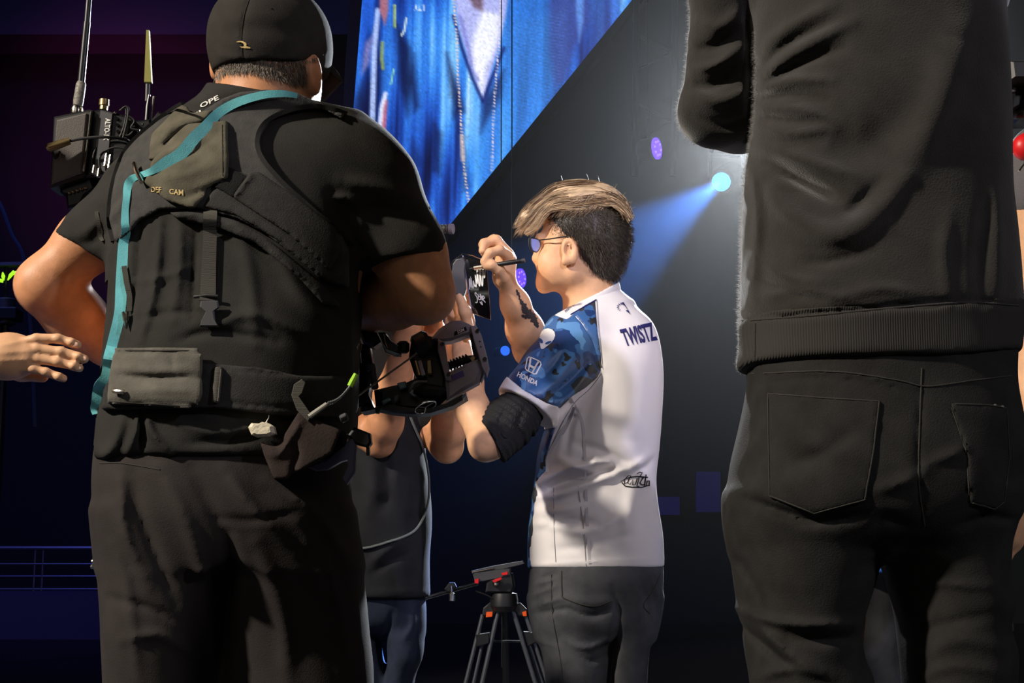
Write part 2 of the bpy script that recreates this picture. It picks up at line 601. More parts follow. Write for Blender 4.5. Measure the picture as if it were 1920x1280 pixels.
# ------------------------------------------------------------------ hard-surface helpers
class MB:
    """collects simple shapes into one mesh (one part)"""

    def __init__(s):
        s.V, s.Fc = [], []

    def raw(s, V, Fc):
        n = len(s.V)
        s.V += [tuple(map(float, v)) for v in V]
        s.Fc += [tuple(i + n for i in f) for f in Fc]
        return s

    def prism(s, poly, Y, t, bev=0.0015):
        """polygon given in photo pixels at depth Y, thick by t along +Y, with bevelled rim"""
        P = np.array([W(x, y, Y) for x, y in poly])
        return s.slab(P, np.array([0, 1.0, 0]) * t, bev)

    def slab(s, P, ex, bev=0.0015):
        P = np.array(P, float)
        c = P.mean(0)
        n = len(P)
        L = np.linalg.norm(P - c, axis=1, keepdims=True)
        inner = P - (P - c) / np.maximum(L, 1e-6) * np.minimum(bev * 1.4, L * 0.3)
        d = ex / (np.linalg.norm(ex) + 1e-9) * bev
        rows = [inner, P + d, P + ex - d, inner + ex]
        V = np.concatenate(rows)
        Fc = [tuple(range(n)), tuple(range(4 * n - 1, 3 * n - 1, -1))]
        for r in range(3):
            for i in range(n):
                j = (i + 1) % n
                Fc.append((r * n + i, (r + 1) * n + i, (r + 1) * n + j, r * n + j))
        return s.raw(V, Fc)

    def tube(s, pts, r, n=8, cap=True):
        pts = np.array(pts, float)
        m = len(pts)
        rr = np.full(m, r, float) if np.ndim(r) == 0 else np.array(r, float)
        T = np.gradient(pts, axis=0)
        T /= np.linalg.norm(T, axis=1, keepdims=True) + 1e-12
        up = np.array([0, 0, 1.0]) if abs(T[0][2]) < 0.9 else np.array([1.0, 0, 0])
        V = []
        x = np.cross(up, T[0])
        for i in range(m):
            x = x - T[i] * (x @ T[i])
            x /= np.linalg.norm(x) + 1e-12
            y = np.cross(T[i], x)
            for a in range(n):
                t = 2 * math.pi * a / n
                V.append(pts[i] + (x * math.cos(t) + y * math.sin(t)) * rr[i])
        Fc = []
        for i in range(m - 1):
            for a in range(n):
                b = (a + 1) % n
                Fc.append((i * n + a, i * n + b, (i + 1) * n + b, (i + 1) * n + a))
        if cap:
            Fc.append(tuple(range(n - 1, -1, -1)))
            Fc.append(tuple((m - 1) * n + a for a in range(n)))
        return s.raw(V, Fc)

    def cyl(s, a, b, r, n=16, bev=0.0):
        a, b = np.array(a, float), np.array(b, float)
        if bev:
            d = (b - a) / np.linalg.norm(b - a) * bev
            return s.tube([a, a + d * 0.001, a + d, b - d, b - d * 0.001, b], [r - bev, r - bev, r, r, r - bev, r - bev], n)
        return s.tube([a, b], r, n)

    def box(s, c, half, R=None, bev=0.002):
        c, hf = np.array(c, float), np.array(half, float)
        R = np.eye(3) if R is None else np.array(R, float)
        b = min(bev, hf.min() * 0.45)
        q = [(-1, -1), (1, -1), (1, 1), (-1, 1)]
        V = []
        for zz, k in ((-1, 1), (-1, 0), (1, 0), (1, 1)):
            for sx, sz in q:
                V.append(c + R @ np.array([sx * (hf[0] - b * k), sz * (hf[1] - b * k), zz * (hf[2] - (0 if k else b))]))
        Fc = [(3, 2, 1, 0), (12, 13, 14, 15)]
        for r in range(3):
            for i in range(4):
                j = (i + 1) % 4
                Fc.append((r * 4 + i, r * 4 + j, (r + 1) * 4 + j, (r + 1) * 4 + i))
        return s.raw(V, Fc)

    def ball(s, c, r, n=12):
        c = np.array(c, float)
        r = np.array([r] * 3 if np.ndim(r) == 0 else r, float)
        pts, V, Fc = n // 2, [], []
        for i in range(pts + 1):
            a = math.pi * i / pts
            for j in range(n):
                t = 2 * math.pi * j / n
                V.append(c + r * np.array([math.sin(a) * math.cos(t), math.sin(a) * math.sin(t), math.cos(a)]))
        for i in range(pts):
            for j in range(n):
                k = (j + 1) % n
                Fc.append((i * n + j, (i + 1) * n + j, (i + 1) * n + k, i * n + k))
        return s.raw(V, Fc)

    def build(s, name, m, parent=None, base=(0, 0, 0), smooth=30):
        me = bpy.data.meshes.new(name)
        me.from_pydata(s.V, [], s.Fc)
        bm = bmesh.new()
        bm.from_mesh(me)
        bmesh.ops.remove_doubles(bm, verts=bm.verts, dist=1e-6)
        bmesh.ops.recalc_face_normals(bm, faces=bm.faces)
        bm.to_mesh(me)
        bm.free()
        if smooth:
            me.shade_smooth()
            me.set_sharp_from_angle(angle=math.radians(smooth))
        return link(name, me, m, parent, base)


# ------------------------------------------------------------------ flat prints laid on a surface
class Print:
    def __init__(s):
        s.tris = []

    def text(s, body, bold=0.0, mono=None):
        cu = bpy.data.curves.new('lettering', 'FONT')
        cu.body = body
        cu.offset = bold
        cu.resolution_u = 3
        o = bpy.data.objects.new('lettering', cu)
        COL.objects.link(o)
        dg = bpy.context.evaluated_depsgraph_get()
        me = bpy.data.meshes.new_from_object(o.evaluated_get(dg))
        V = np.array([v.co[:2] for v in me.vertices])
        lo, hi = V.min(0), V.max(0)
        V = (V - lo) / (hi - lo)
        me.calc_loop_triangles()
        s.tris += [[V[i] for i in t.vertices] for t in me.loop_triangles]
        bpy.data.objects.remove(o)
        bpy.data.meshes.remove(me)
        bpy.data.curves.remove(cu)
        return s

    def fill(s, poly):
        for t in tessellate_polygon([[Vector((x, y, 0)) for x, y in poly]]):
            s.tris.append([np.array(poly[i], float) for i in t])
        return s

    def stroke(s, pts, w, asp=1.0, closed=False):
        """asp: width/height of the print, so strokes keep an even width"""
        p = np.array(pts, float) * [asp, 1]
        if closed:
            p = np.vstack([p, p[:1]])
        ww = np.full(len(p), w, float) if np.ndim(w) == 0 else np.array(w)
        d = np.gradient(p, axis=0)
        if closed:
            d[0] = d[-1] = p[1] - p[-2]
        d /= np.linalg.norm(d, axis=1, keepdims=True) + 1e-9
        nn = np.stack([-d[:, 1], d[:, 0]], 1) * ww[:, None] / 2
        a, b = (p + nn) / [asp, 1], (p - nn) / [asp, 1]
        for i in range(len(p) - 1):
            s.tris += [[a[i], b[i], b[i + 1]], [a[i], b[i + 1], a[i + 1]]]
        return s

    def lay(s, name, m, parent, target, quad, lift=0.0012, seg=5.0):
        """quad: photo pixels of the bottom-left, bottom-right, top-right, top-left corners; the print is cast on the target"""
        q = np.array(quad, float)

        def px(p):
            x, y = p
            return q[0] * (1 - x) * (1 - y) + q[1] * x * (1 - y) + q[2] * x * y + q[3] * (1 - x) * y
        T = [[px(p) for p in t] for t in s.tris]
        for _ in range(5):
            nt = []
            for t in T:
                L = [np.linalg.norm(t[i] - t[(i + 1) % 3]) for i in range(3)]
                i = int(np.argmax(L))
                if L[i] > seg:
                    a, b, c = t[i], t[(i + 1) % 3], t[(i + 2) % 3]
                    mm = (a + b) / 2
                    nt += [[a, mm, c], [mm, b, c]]
                else:
                    nt.append(t)
            T = nt
        cam_p = Vector((0, 0, CH))
        V, Fc, cache = [], [], {}
        for t in T:
            ids = []
            for p in t:
                k = (round(p[0], 2), round(p[1], 2))
                if k not in cache:
                    d = (Vector(W(p[0], p[1], 3.0)) - cam_p).normalized()
                    best = None
                    for b in target:
                        hit = b.ray_cast(cam_p, d)
                        if hit[0] is not None and (best is None or hit[3] < best[3]):
                            best = hit
                    if best is None:
                        cache[k] = None
                    else:
                        n = best[1] if best[1].dot(d) < 0 else -best[1]
                        V.append(tuple(best[0] + n * lift))
                        cache[k] = len(V) - 1
                ids.append(cache[k])
            if None not in ids and len(set(ids)) == 3:
                Fc.append(tuple(ids))
        if not Fc:
            print('print missed', name)
            return None
        me = bpy.data.meshes.new(name)
        me.from_pydata(V, [], Fc)
        me.update()
        me.shade_smooth()
        return link(name, me, m, parent)


def cast(px, py, target, lift=0.0, default=None):
    cam_p = Vector((0, 0, CH))
    d = (Vector(W(px, py, 3.0)) - cam_p).normalized()
    best = None
    for b in target:
        hit = b.ray_cast(cam_p, d)
        if hit[0] is not None and (best is None or hit[3] < best[3]):
            best = hit
    if best is None:
        return None if default is None else W(px, py, default)
    n = best[1] if best[1].dot(d) < 0 else -best[1]
    return np.array(best[0] + n * lift)


def ribbon(path, target, default, width, lift, thick=0.0015):
    """strap laid along photo-pixel points (x, y[, width]) over the target; returns MB"""
    P = curve_pts([(p[0], p[1], p[2] if len(p) > 2 else width) for p in path], 8)
    pts = []
    last = default
    for x, y, ww in P:
        h = cast(x, y, target, lift)
        if h is None:
            h = W(x, y, last)
        last = last * 0.6 + h[1] * 0.4
        h = W(x, y, last) if abs(h[1] - last) > 0.05 else h
        pts.append(h)
    pts = np.array(pts)
    for _ in range(3):
        pts[1:-1] = 0.25 * pts[:-2] + 0.5 * pts[1:-1] + 0.25 * pts[2:]
    T = np.gradient(pts, axis=0)
    V, Fc = [], []
    for i, p in enumerate(pts):
        view = np.array([0, 0, CH]) - p
        s = np.cross(T[i], view)
        s /= np.linalg.norm(s) + 1e-9
        n = np.cross(s, T[i])
        n /= np.linalg.norm(n) + 1e-9
        ww = P[i, 2] * p[1] / F / 2
        V += [p + s * ww, p - s * ww, p - s * ww - n * thick, p + s * ww - n * thick]
    m = len(pts)
    for i in range(m - 1):
        for a in range(4):
            b = (a + 1) % 4
            Fc.append((i * 4 + a, i * 4 + b, i * 4 + 4 + b, i * 4 + 4 + a))
    Fc += [(3, 2, 1, 0), (m * 4 - 4, m * 4 - 3, m * 4 - 2, m * 4 - 1)]
    return MB().raw(V, Fc)


def stitch(path, target, parent, r=0.0009, m=None, default=2.0, lift=0.0006, name='stitching'):
    P = curve_pts(path, 6) if len(path) > 2 else np.array([np.array(path[0]) * (1 - t) + np.array(path[1]) * t for t in np.linspace(0, 1, 8)])
    pts = [cast(x, y, target, lift) for x, y in P]
    pts = [p for p in pts if p is not None]
    if len(pts) > 2:
        return MB().tube(pts, r, 5).build(name, m or M_STITCH, parent)


# ------------------------------------------------------------------ anatomy helpers
def frame3(f, up=(0, 0, 1)):
    f = np.array(f, float)
    f /= np.linalg.norm(f)
    r = np.cross(f, up)
    r /= np.linalg.norm(r)
    u = np.cross(r, f)
    return np.stack([r, f, u], 1)      # columns: right, forward, up


def head_shape(s, c, f, sc=1.0):
    """skull, jaw, brow, nose, lips, ears around head centre c looking along f"""
    R = frame3(f)
    c = np.array(c, float)

    def p(x, y, z):
        return c + R @ (np.array([x, y, z]) * sc)
    s.ell(p(0, -0.012, 0.03), (0.076 * sc, 0.095 * sc, 0.09 * sc), 0.02, R)
    s.ell(p(0, 0.035, -0.035), (0.06 * sc, 0.06 * sc, 0.085 * sc), 0.03, R)
    s.cone((p(-0.045, 0.01, -0.065), 0.02 * sc), (p(-0.012, 0.075, -0.10), 0.018 * sc), 0.03)
    s.cone((p(0.045, 0.01, -0.065), 0.02 * sc), (p(0.012, 0.075, -0.10), 0.018 * sc), 0.03)
    s.cone((p(-0.035, 0.078, 0.012), 0.012 * sc), (p(0.035, 0.078, 0.012), 0.012 * sc), 0.015)
    s.cone((p(0, 0.09, 0.002), 0.008 * sc), (p(0, 0.113, -0.034), 0.011 * sc), 0.012)
    s.cone((p(-0.016, 0.094, -0.066), 0.007 * sc), (p(0.016, 0.094, -0.066), 0.007 * sc), 0.006)
    s.cone((p(-0.014, 0.092, -0.078), 0.008 * sc), (p(0.014, 0.092, -0.078), 0.008 * sc), 0.006)
    for sg in (-1, 1):
        s.ell(p(sg * 0.079, -0.012, -0.012), (0.008 * sc, 0.017 * sc, 0.031 * sc), 0.008, R)
    s.cone((p(0, -0.03, -0.05), 0.056 * sc), (p(0, -0.045, -0.15), 0.06 * sc), 0.03)


def eyes(c, f, sc, parent):
    R = frame3(f)
    for sg in (-1, 1):
        MB().ball(np.array(c) + R @ (np.array([sg * 0.031, 0.079, 0.0]) * sc), 0.011 * sc, 10).build('eyeball', M_EYE, parent)


def hand(s, wrist, d, n, L=0.185, curl=0.35, spread=0.12, thumb=1, k=0.006):
    """palm and five fingers from the wrist along d, palm facing n; thumb = +1 / -1 picks its side"""
    d = np.array(d, float)
    d /= np.linalg.norm(d)
    n = np.array(n, float)
    n = n - d * (n @ d)
    n /= np.linalg.norm(n)
    e = np.cross(d, n) * thumb           # towards the thumb
    w = np.array(wrist, float)
    u = L / 0.185
    R = np.stack([e, d, n], 1)
    s.ell(w + d * 0.05 * u, (0.043 * u, 0.056 * u, 0.017 * u), 0.02, R)
    base = [(0.030, 0.092, 0.0098), (0.010, 0.097, 0.0100), (-0.011, 0.093, 0.0094), (-0.030, 0.083, 0.0083)]
    lens = [(0.042, 0.026, 0.021), (0.046, 0.030, 0.022), (0.042, 0.028, 0.021), (0.033, 0.021, 0.019)]
    for i, ((bx, by, r), ls) in enumerate(zip(base, lens)):
        a = w + (e * bx + d * by) * u
        dirv = d + e * bx / 0.03 * spread
        dirv /= np.linalg.norm(dirv)
        s.cone((w + (e * bx * 0.7 + d * 0.045) * u, 0.010 * u), (a, r * u * 1.05), 0.012)
        ang = 0.0
        for j, l in enumerate(ls):
            ang += curl * (0.6, 1.0, 0.8)[j] * (1 + 0.08 * i)
            v = dirv * math.cos(ang) + n * math.sin(ang)
            b = a + v * l * u
            s.cone((a, r * u * (1 - 0.08 * j)), (b, r * u * (0.92 - 0.09 * j)), k)
            a = b
    a = w + (e * 0.030 + d * 0.028 + n * 0.006) * u
    for l, v, r in ((0.040, e * 0.75 + d * 0.65 + n * 0.25, 0.0115), (0.030, e * 0.35 + d * 0.9 + n * 0.3, 0.0105), (0.024, d + e * 0.1 + n * 0.35, 0.0095)):
        v = v / np.linalg.norm(v)
        b = a + v * l * u
        s.cone((a, r * u * 1.1), (b, r * u), 0.010)
        a = b


def shoe(parent, ankle, f, name='shoe', L=0.28):
    f = np.array([f[0], f[1], 0], float)
    f /= np.linalg.norm(f)
    R = frame3(f)
    a = np.array([ankle[0], ankle[1], 0.0])
    s = S(0.006)
    s.ell(a + f * 0.06 + [0, 0, 0.035], (0.048, L / 2, 0.045), 0.02, R)
    s.ell(a - f * 0.02 + [0, 0, 0.07], (0.042, 0.07, 0.06), 0.03, R)
    s.plane((0, 0, 0.002), (0, 0, -1))
    return s.build(name, M_SHOE, parent)


def strands(name, m, parent, lines, r=0.0006):
    """hair strands, each a thin tapering three-sided tube; lines: list of (n,3) arrays"""
    V, Q, n0 = [], [], 0
    for L in lines:
        L = np.asarray(L)
        T = np.gradient(L, axis=0)
        T /= np.linalg.norm(T, axis=1, keepdims=True) + 1e-9
        a = np.cross(T, [0.31, 0.77, 0.55])
        a /= np.linalg.norm(a, axis=1, keepdims=True) + 1e-9
        b = np.cross(T, a)
        rr = r * np.linspace(1, 0.25, len(L))[:, None]
        ring = np.stack([L + rr * a, L + rr * (-0.5 * a + 0.866 * b), L + rr * (-0.5 * a - 0.866 * b)], 1)
        V.append(ring.reshape(-1, 3))
        for i in range(len(L) - 1):
            for q in range(3):
                p = (q + 1) % 3
                Q.append((n0 + i * 3 + q, n0 + i * 3 + p, n0 + i * 3 + 3 + p, n0 + i * 3 + 3 + q))
        n0 += len(L) * 3
    o = link(name, fast_mesh(name, np.concatenate(V), Q), m, parent)
    o['kind'] = 'stuff'
    return o


# ------------------------------------------------------------------ the arena: floor, walls, haze, seating barrier
def build_setting():
    m_floor = mat('black stage floor', (22, 22, 28), .45, .4, var=.15, vscale=3)
    m_wall = mat('dark charcoal drape', (40, 42, 46), .95, .1, wave=(1.6, .5, 'X'))
    m_side = mat('black masking', (18, 18, 24), .95, .1)

    def slab(name, lo, hi, m):
        lo, hi = np.array(lo, float), np.array(hi, float)
        o = MB().box((lo + hi) / 2, (hi - lo) / 2, bev=.001).build(name, m, smooth=0)
        return tag(o, kind='structure')
    slab('floor', (-13, -6, -.2), (13, 16.2, 0), m_floor)
    slab('wall_back', (-13, 16, 0), (13, 16.2, 12), m_wall)
    slab('wall_left', (-13.2, -6, 0), (-13, 16.2, 12), m_side)
    slab('wall_right', (13, -6, 0), (13.2, 16.2, 12), m_side)
    slab('wall_front', (-13, -6.2, 0), (13, -6, 12), m_side)
    slab('ceiling', (-13, -6, 12), (13, 16.2, 12.2), m_side)
    # seating-tier parapet with its railing at the left
    Y = 13.0
    x0, x1 = float(W(-700, 0, Y)[0]), float(W(700, 0, Y)[0])
    zt = float(W(0, 1108, Y)[2])
    p = slab('trim_1', (x0, Y, 0), (x1, Y + .3, zt), mat('purplish parapet panel', (70, 62, 92), .8, .2))  # even purplish colour all over
    r = root_empty('barrier_railing', (x0, Y + .1, zt), 'pale metal barrier railing with four bars at the far left, before the dark stands', 'railing')
    mr = mat('brushed aluminium rail', (96, 92, 112), .4, .5, metal=.4)
    for py, rad in ((1027, .020), (1057, .010), (1080, .010), (1104, .010)):
        q = W(100, py, Y + .1)
        MB().cyl((x0, Y + .1, q[2]), (x1, Y + .1, q[2]), rad, 8).build('rail', mr, r)
    zt2 = float(W(0, 1027, Y + .1)[2])
    for px in (-600, -340, -300, -120, -80, 65, 80, 250, 265, 440, 455, 640):
        q = float(W(px, 1060, Y + .1)[0])
        MB().cyl((q, Y + .1, zt - .01), (q, Y + .1, zt2), .010, 8).build('post', mr, r)
    # dark seating block and gantry seen dimly above the barrier
    g = slab('trim_2', (-9, 14.6, 6.27), (-1.1, 15.2, 8.0), mat('grey fascia panel', (80, 78, 92), .9, .1))
    # two faint violet wall panels, given a glow so the dark wall shows them
    for px, py, hw, hh, lab in ((1254, 948, 22, 18, 'dim violet wall panel with added glow far behind, just right of the player'), (1328, 922, 24, 40, 'taller dim violet wall panel with added glow far behind, near the tall man')):
        q = W(px, py, 15.9)
        sc_ = 15.9 / F
        mo = MB().box(q, (hw * sc_, hh * sc_, .03), R=[[1, 0, 0], [0, 0, 1], [0, 1, 0]], bev=.01).build('wall_glow_panel', M_BLK, None, q)
        tag(mo, lab, 'monitor')
        MB().prism([(px - hw * .95, py - hh * .95), (px + hw * .95, py - hh * .95), (px + hw * .95, py + hh * .95), (px - hw * .95, py + hh * .95)], 15.86, .02, .002).build('glow_face', mat('dim violet panel glow', (74, 62, 150), .5, .3, emit=.016), mo)
    # haze
    hz = bpy.data.materials.new('stage haze')
    hz.use_nodes = True
    n = hz.node_tree.nodes
    n.clear()
    out = n.new('ShaderNodeOutputMaterial')
    vs = n.new('ShaderNodeVolumeScatter')
    vs.inputs['Density'].default_value = .004
    vs.inputs['Anisotropy'].default_value = .35
    # density shaped thicker at the upper right so the beam fades leftwards and downwards
    tc = n.new('ShaderNodeTexCoord')
    sx = n.new('ShaderNodeSeparateXYZ')
    hz.node_tree.links.new(tc.outputs['Object'], sx.inputs[0])
    mr1, mr2, mu, mu2 = (n.new(t) for t in ('ShaderNodeMapRange', 'ShaderNodeMapRange', 'ShaderNodeMath', 'ShaderNodeMath'))
    mr1.interpolation_type = mr2.interpolation_type = 'SMOOTHSTEP'
    for m_, a_, b_ in ((mr1, -.6, 1.5), (mr2, -.5, 2.6)):
        m_.inputs[1].default_value, m_.inputs[2].default_value, m_.inputs[3].default_value, m_.inputs[4].default_value = a_, b_, .12, 1.0
    hz.node_tree.links.new(sx.outputs[0], mr1.inputs[0])
    hz.node_tree.links.new(sx.outputs[2], mr2.inputs[0])
    mu.operation = mu2.operation = 'MULTIPLY'
    hz.node_tree.links.new(mr1.outputs[0], mu.inputs[0])
    hz.node_tree.links.new(mr2.outputs[0], mu.inputs[1])
    hz.node_tree.links.new(mu.outputs[0], mu2.inputs[0])
    mu2.inputs[1].default_value = .0048
    hz.node_tree.links.new(mu2.outputs[0], vs.inputs['Density'])
    hz.node_tree.links.new(vs.outputs[0], out.inputs['Volume'])
    h = MB().box((0, 9.8, 4.5), (9, 5.2, 4.45), bev=.01).build('stage_haze', hz, smooth=0)
    tag(h, 'thin smoke haze hanging above the stage', 'haze', kind='stuff')


build_setting()


def build_screen():
    """hanging video screen, its lower edge cut on a slope, showing a close-up of blue clothing"""
    Y = 11.0
    out = [(690, -140), (668, 130), (655, 300), (642, 500), (632, 690), (700, 605), (820, 456), (1192, -2), (1305, -140)]
    base = W(850, 100, Y)
    o = MB().prism([(x, y) for x, y in out], Y + .02, .25, .01).build('video_screen', mat('black screen housing', (16, 15, 18), .6, .3), None, base)
    tag(o, 'big hanging video screen showing a close-up of shiny blue clothing', 'screen')
    MB().prism([(667, -140), (690, -140), (668, 130), (655, 300), (632, 690), (612, 705), (634, 400), (646, 130)], Y - .02, .25, .01).build('side_bezel', mat('brown-black bezel', (52, 36, 36), .5, .4), o)
    MB().prism([(1305, -140), (1320, -140), (1203, 3), (830, 462), (704, 615), (640, 690), (636, 682), (694, 606), (817, 454), (1189, -5)], Y - .03, .25, .008).build('lower_bezel', mat('black screen housing', (16, 15, 18)), o)
    st = 3.0
    xs, ys = np.arange(618, 1308, st), np.arange(-140, 696, st)
    X, Yp = np.meshgrid(xs, ys)
    rs = np.random.RandomState(4)

    def sm(a, b, x):
        t = np.clip((x - a) / (b - a), 0, 1)
        return t * t * (3 - 2 * t)

    def n1(fx, fy, seed, warp=.8):
        P = np.stack([X * fx, Yp * fy, np.zeros_like(X)], -1)
        return noise(P, 1, seed, warp)
    # draped cloth: mostly vertical streaks
    v = .46 + .26 * n1(.055, .006, 1) + .30 * n1(.15, .010, 2) + .26 * n1(.34, .014, 3) + .14 * n1(.02, .014, 9) + .10 * n1(.8, .02, 13)
    ramp_x = np.array([0, .2, .42, .62, .8, 1.0])
    ramp = np.array([(8, 12, 44), (18, 44, 122), (34, 86, 190), (52, 128, 226), (104, 178, 246), (190, 222, 255)], float)
    C = np.stack([np.interp(np.clip(v, 0, 1), ramp_x, ramp[:, i]) for i in range(3)], -1)

    def put(mask, col, a=1.0):
        m = (mask * a)[..., None]
        C[:] = C * (1 - m) + np.array(col, float) * m

    def shape(poly, soft):
        return 1 - sm(-soft, soft, polysd(X, Yp, poly))

    def line(pts, w, soft=1.5):
        return 1 - sm(w - soft, w + soft, linesd(X, Yp, pts)[0])
    # lighter right panel of cloth and a deep indigo fold beyond it
    put(shape([(945, -140), (1105, -140), (1070, 120), (1040, 180), (905, 400), (880, 300), (930, 160)], 14), (52, 136, 228), .62)
    put(shape([(1030, -140), (1110, -140), (1105, 40), (1076, 96), (1062, 150), (1040, 165), (1030, 90)], 10), (52, 58, 130), .8)
    put(shape([(1078, -140), (1096, -140), (1094, 40), (1086, 80), (1080, 20)], 5), (96, 150, 230), .8)
    put(shape([(1108, -140), (1200, -140), (1150, 60), (1105, 120)], 12), (40, 54, 120), .6)
    put(shape([(1146, -140), (1164, -140), (1160, 30), (1146, 50)], 6), (60, 120, 220), .8)
    ripple = .5 + .5 * np.sin((Yp + .25 * X) * 1.05 + 3 * n1(.03, .03, 12))
    put(shape([(885, 60), (1060, 20), (1060, 180), (900, 380)], 16) * ripple, (110, 176, 240), .22)
    # dark gaps left of the zip
    for poly, a in (([(742, 40), (770, 90), (772, 160), (764, 220), (748, 150)], .8), ([(690, 130), (706, 200), (690, 230), (668, 250)], .8), ([(776, 100), (786, 200), (776, 210), (766, 150)], .7), ([(838, 100), (862, 170), (872, 210), (852, 220), (842, 150)], .75),
                     ([(812, 230), (830, 250), (826, 330), (812, 320)], .6), ([(716, 240), (728, 260), (724, 300), (714, 280)], .7), ([(775, 260), (790, 300), (780, 330), (770, 300)], .5), ([(850, 210), (866, 230), (880, 350), (868, 360)], .5), ([(905, 190), (945, 130), (940, 180), (900, 250)], .6), ([(700, 60), (720, 120), (716, 200), (700, 160)], .5)):
        put(shape(poly, 9), (12, 16, 52), a)
    # V of a pale shirt between the zip edges
    put(shape([(846, -140), (968, -140), (948, 30), (935, 90), (905, 186), (880, 120), (862, 60), (852, 0)], 5), (176, 178, 232), .95)
    put(shape([(905, 20), (938, 30), (932, 80), (912, 130), (905, 180), (890, 140), (884, 90), (894, 50)], 9), (236, 238, 250), .95)
    put(shape([(866, -140), (908, -140), (905, 20), (890, 16), (878, -6)], 6), (108, 82, 98), .9)
    put(line([(862, 30), (878, 90), (884, 130), (896, 150)], 3, 5), (90, 96, 190), .6)
    put(line([(850, 30), (866, 90), (885, 145), (905, 190), (922, 148), (945, 90)], 3.0, 3), (18, 28, 96), .85)
    # zip teeth
    dash = (np.sin(Yp * 1.15) > -.1).astype(float)
    put(line([(848, -140), (850, 0), (856, 60), (859, 150), (864, 220), (868, 290), (872, 330), (879, 380)], 1.8) * dash, (232, 206, 190))
    put(line([(942, -140), (938, 20), (936, 80), (930, 150), (926, 200), (922, 320)], 1.6) * dash, (214, 202, 214))
    put(line([(866, 255), (868, 300)], 4, 2), (196, 178, 178), .8)
    # left-hand details: white cord, pink, lime strokes
    put(line([(708, 20), (702, 90), (700, 160), (698, 230), (704, 300)], 5, 3), (178, 200, 250), .9)
    put(shape([(712, -140), (730, -140), (728, 20), (722, 48), (712, 20)], 4), (176, 108, 118), .9)
    put(line([(717, 265), (720, 215), (722, 190)], 5, 3), (196, 96, 110), .85)
    put(line([(712, 240), (716, 200), (723, 176)], 4, 3), (222, 226, 250), .9)
    put(line([(740, 10), (740, 50)], 2.2, 1.5), (184, 206, 96), .8)
    put(line([(717, 80), (716, 110), (718, 128)], 3, 2), (150, 166, 74), .8)
    put(line([(762, 34), (758, 58), (753, 66)], 2, 1.5), (224, 240, 226), .8)
    put(line([(738, 130), (733, 158)], 1.6, 1.4), (150, 220, 170), .8)
    put(shape([(684, 80), (700, 66), (692, 120), (678, 140)], 6), (150, 140, 190), .7)
    put(shape([(690, -140), (716, -140), (700, 40), (680, 90), (668, 120)], 8), (40, 104, 228), .7)
    put(shape([(655, 260), (668, 180), (680, 150), (686, 220), (664, 330)], 8), (14, 16, 50), .7)
    # tiny lettering on the bib
    for x, s_ in ((778, 'A'), (785, 'L'), (792, 'T')):
        for seg in {'A': [((0, 8), (2, 0)), ((2, 0), (4, 8)), ((1, 5), (3, 5))], 'L': [((0, 0), (0, 8)), ((0, 8), (4, 8))], 'T': [((0, 0), (5, 0)), ((2.5, 0), (2.5, 8))]}[s_]:
            put(line([(x + a, 11 + b) for a, b in seg], .9, .9), (210, 226, 250), .9)
    lum = (1 + .05 * rs.randn(*X.shape))[..., None]
    C = np.clip(C * lum, 0, 255) / 255
    C = np.where(C <= .04045, C / 12.92, ((C + .055) / 1.055) ** 2.4)
    ins = polysd(X, Yp, [(x - 8, y) if x < 691 and y < 650 else (x + 1, y + 1) for x, y in out]) < 0
    ny, nx = X.shape
    V = np.array([W(a, b, Y) for a, b in zip(X.ravel(), Yp.ravel())])
    V[:, 1] = Y
    idx = np.arange(ny * nx).reshape(ny, nx)
    q = np.stack([idx[:-1, :-1], idx[1:, :-1], idx[1:, 1:], idx[:-1, 1:]], -1).reshape(-1, 4)
    q = q[ins.ravel()[q].all(1)]
    used = np.unique(q)
    remap = -np.ones(len(V), int)
    remap[used] = np.arange(len(used))
    me = fast_mesh('picture', V[used], remap[q], False)
    ca = me.color_attributes.new('picture', 'FLOAT_COLOR', 'POINT')
    ca.data.foreach_set('color', np.concatenate([C.reshape(-1, 3)[used], np.ones((len(used), 1))], 1).astype(np.float32).ravel())
    m = bpy.data.materials.new('lit video picture')
    m.use_nodes = True
    N, L = m.node_tree.nodes, m.node_tree.links
    a = N.new('ShaderNodeVertexColor')
    a.layer_name = 'picture'
    b = N['Principled BSDF']
    b.inputs['Base Color'].default_value = (0, 0, 0, 1)
    L.new(a.outputs[0], b.inputs['Emission Color'])
    b.inputs['Emission Strength'].default_value = 1.15
    link('picture', me, m, o)


build_screen()


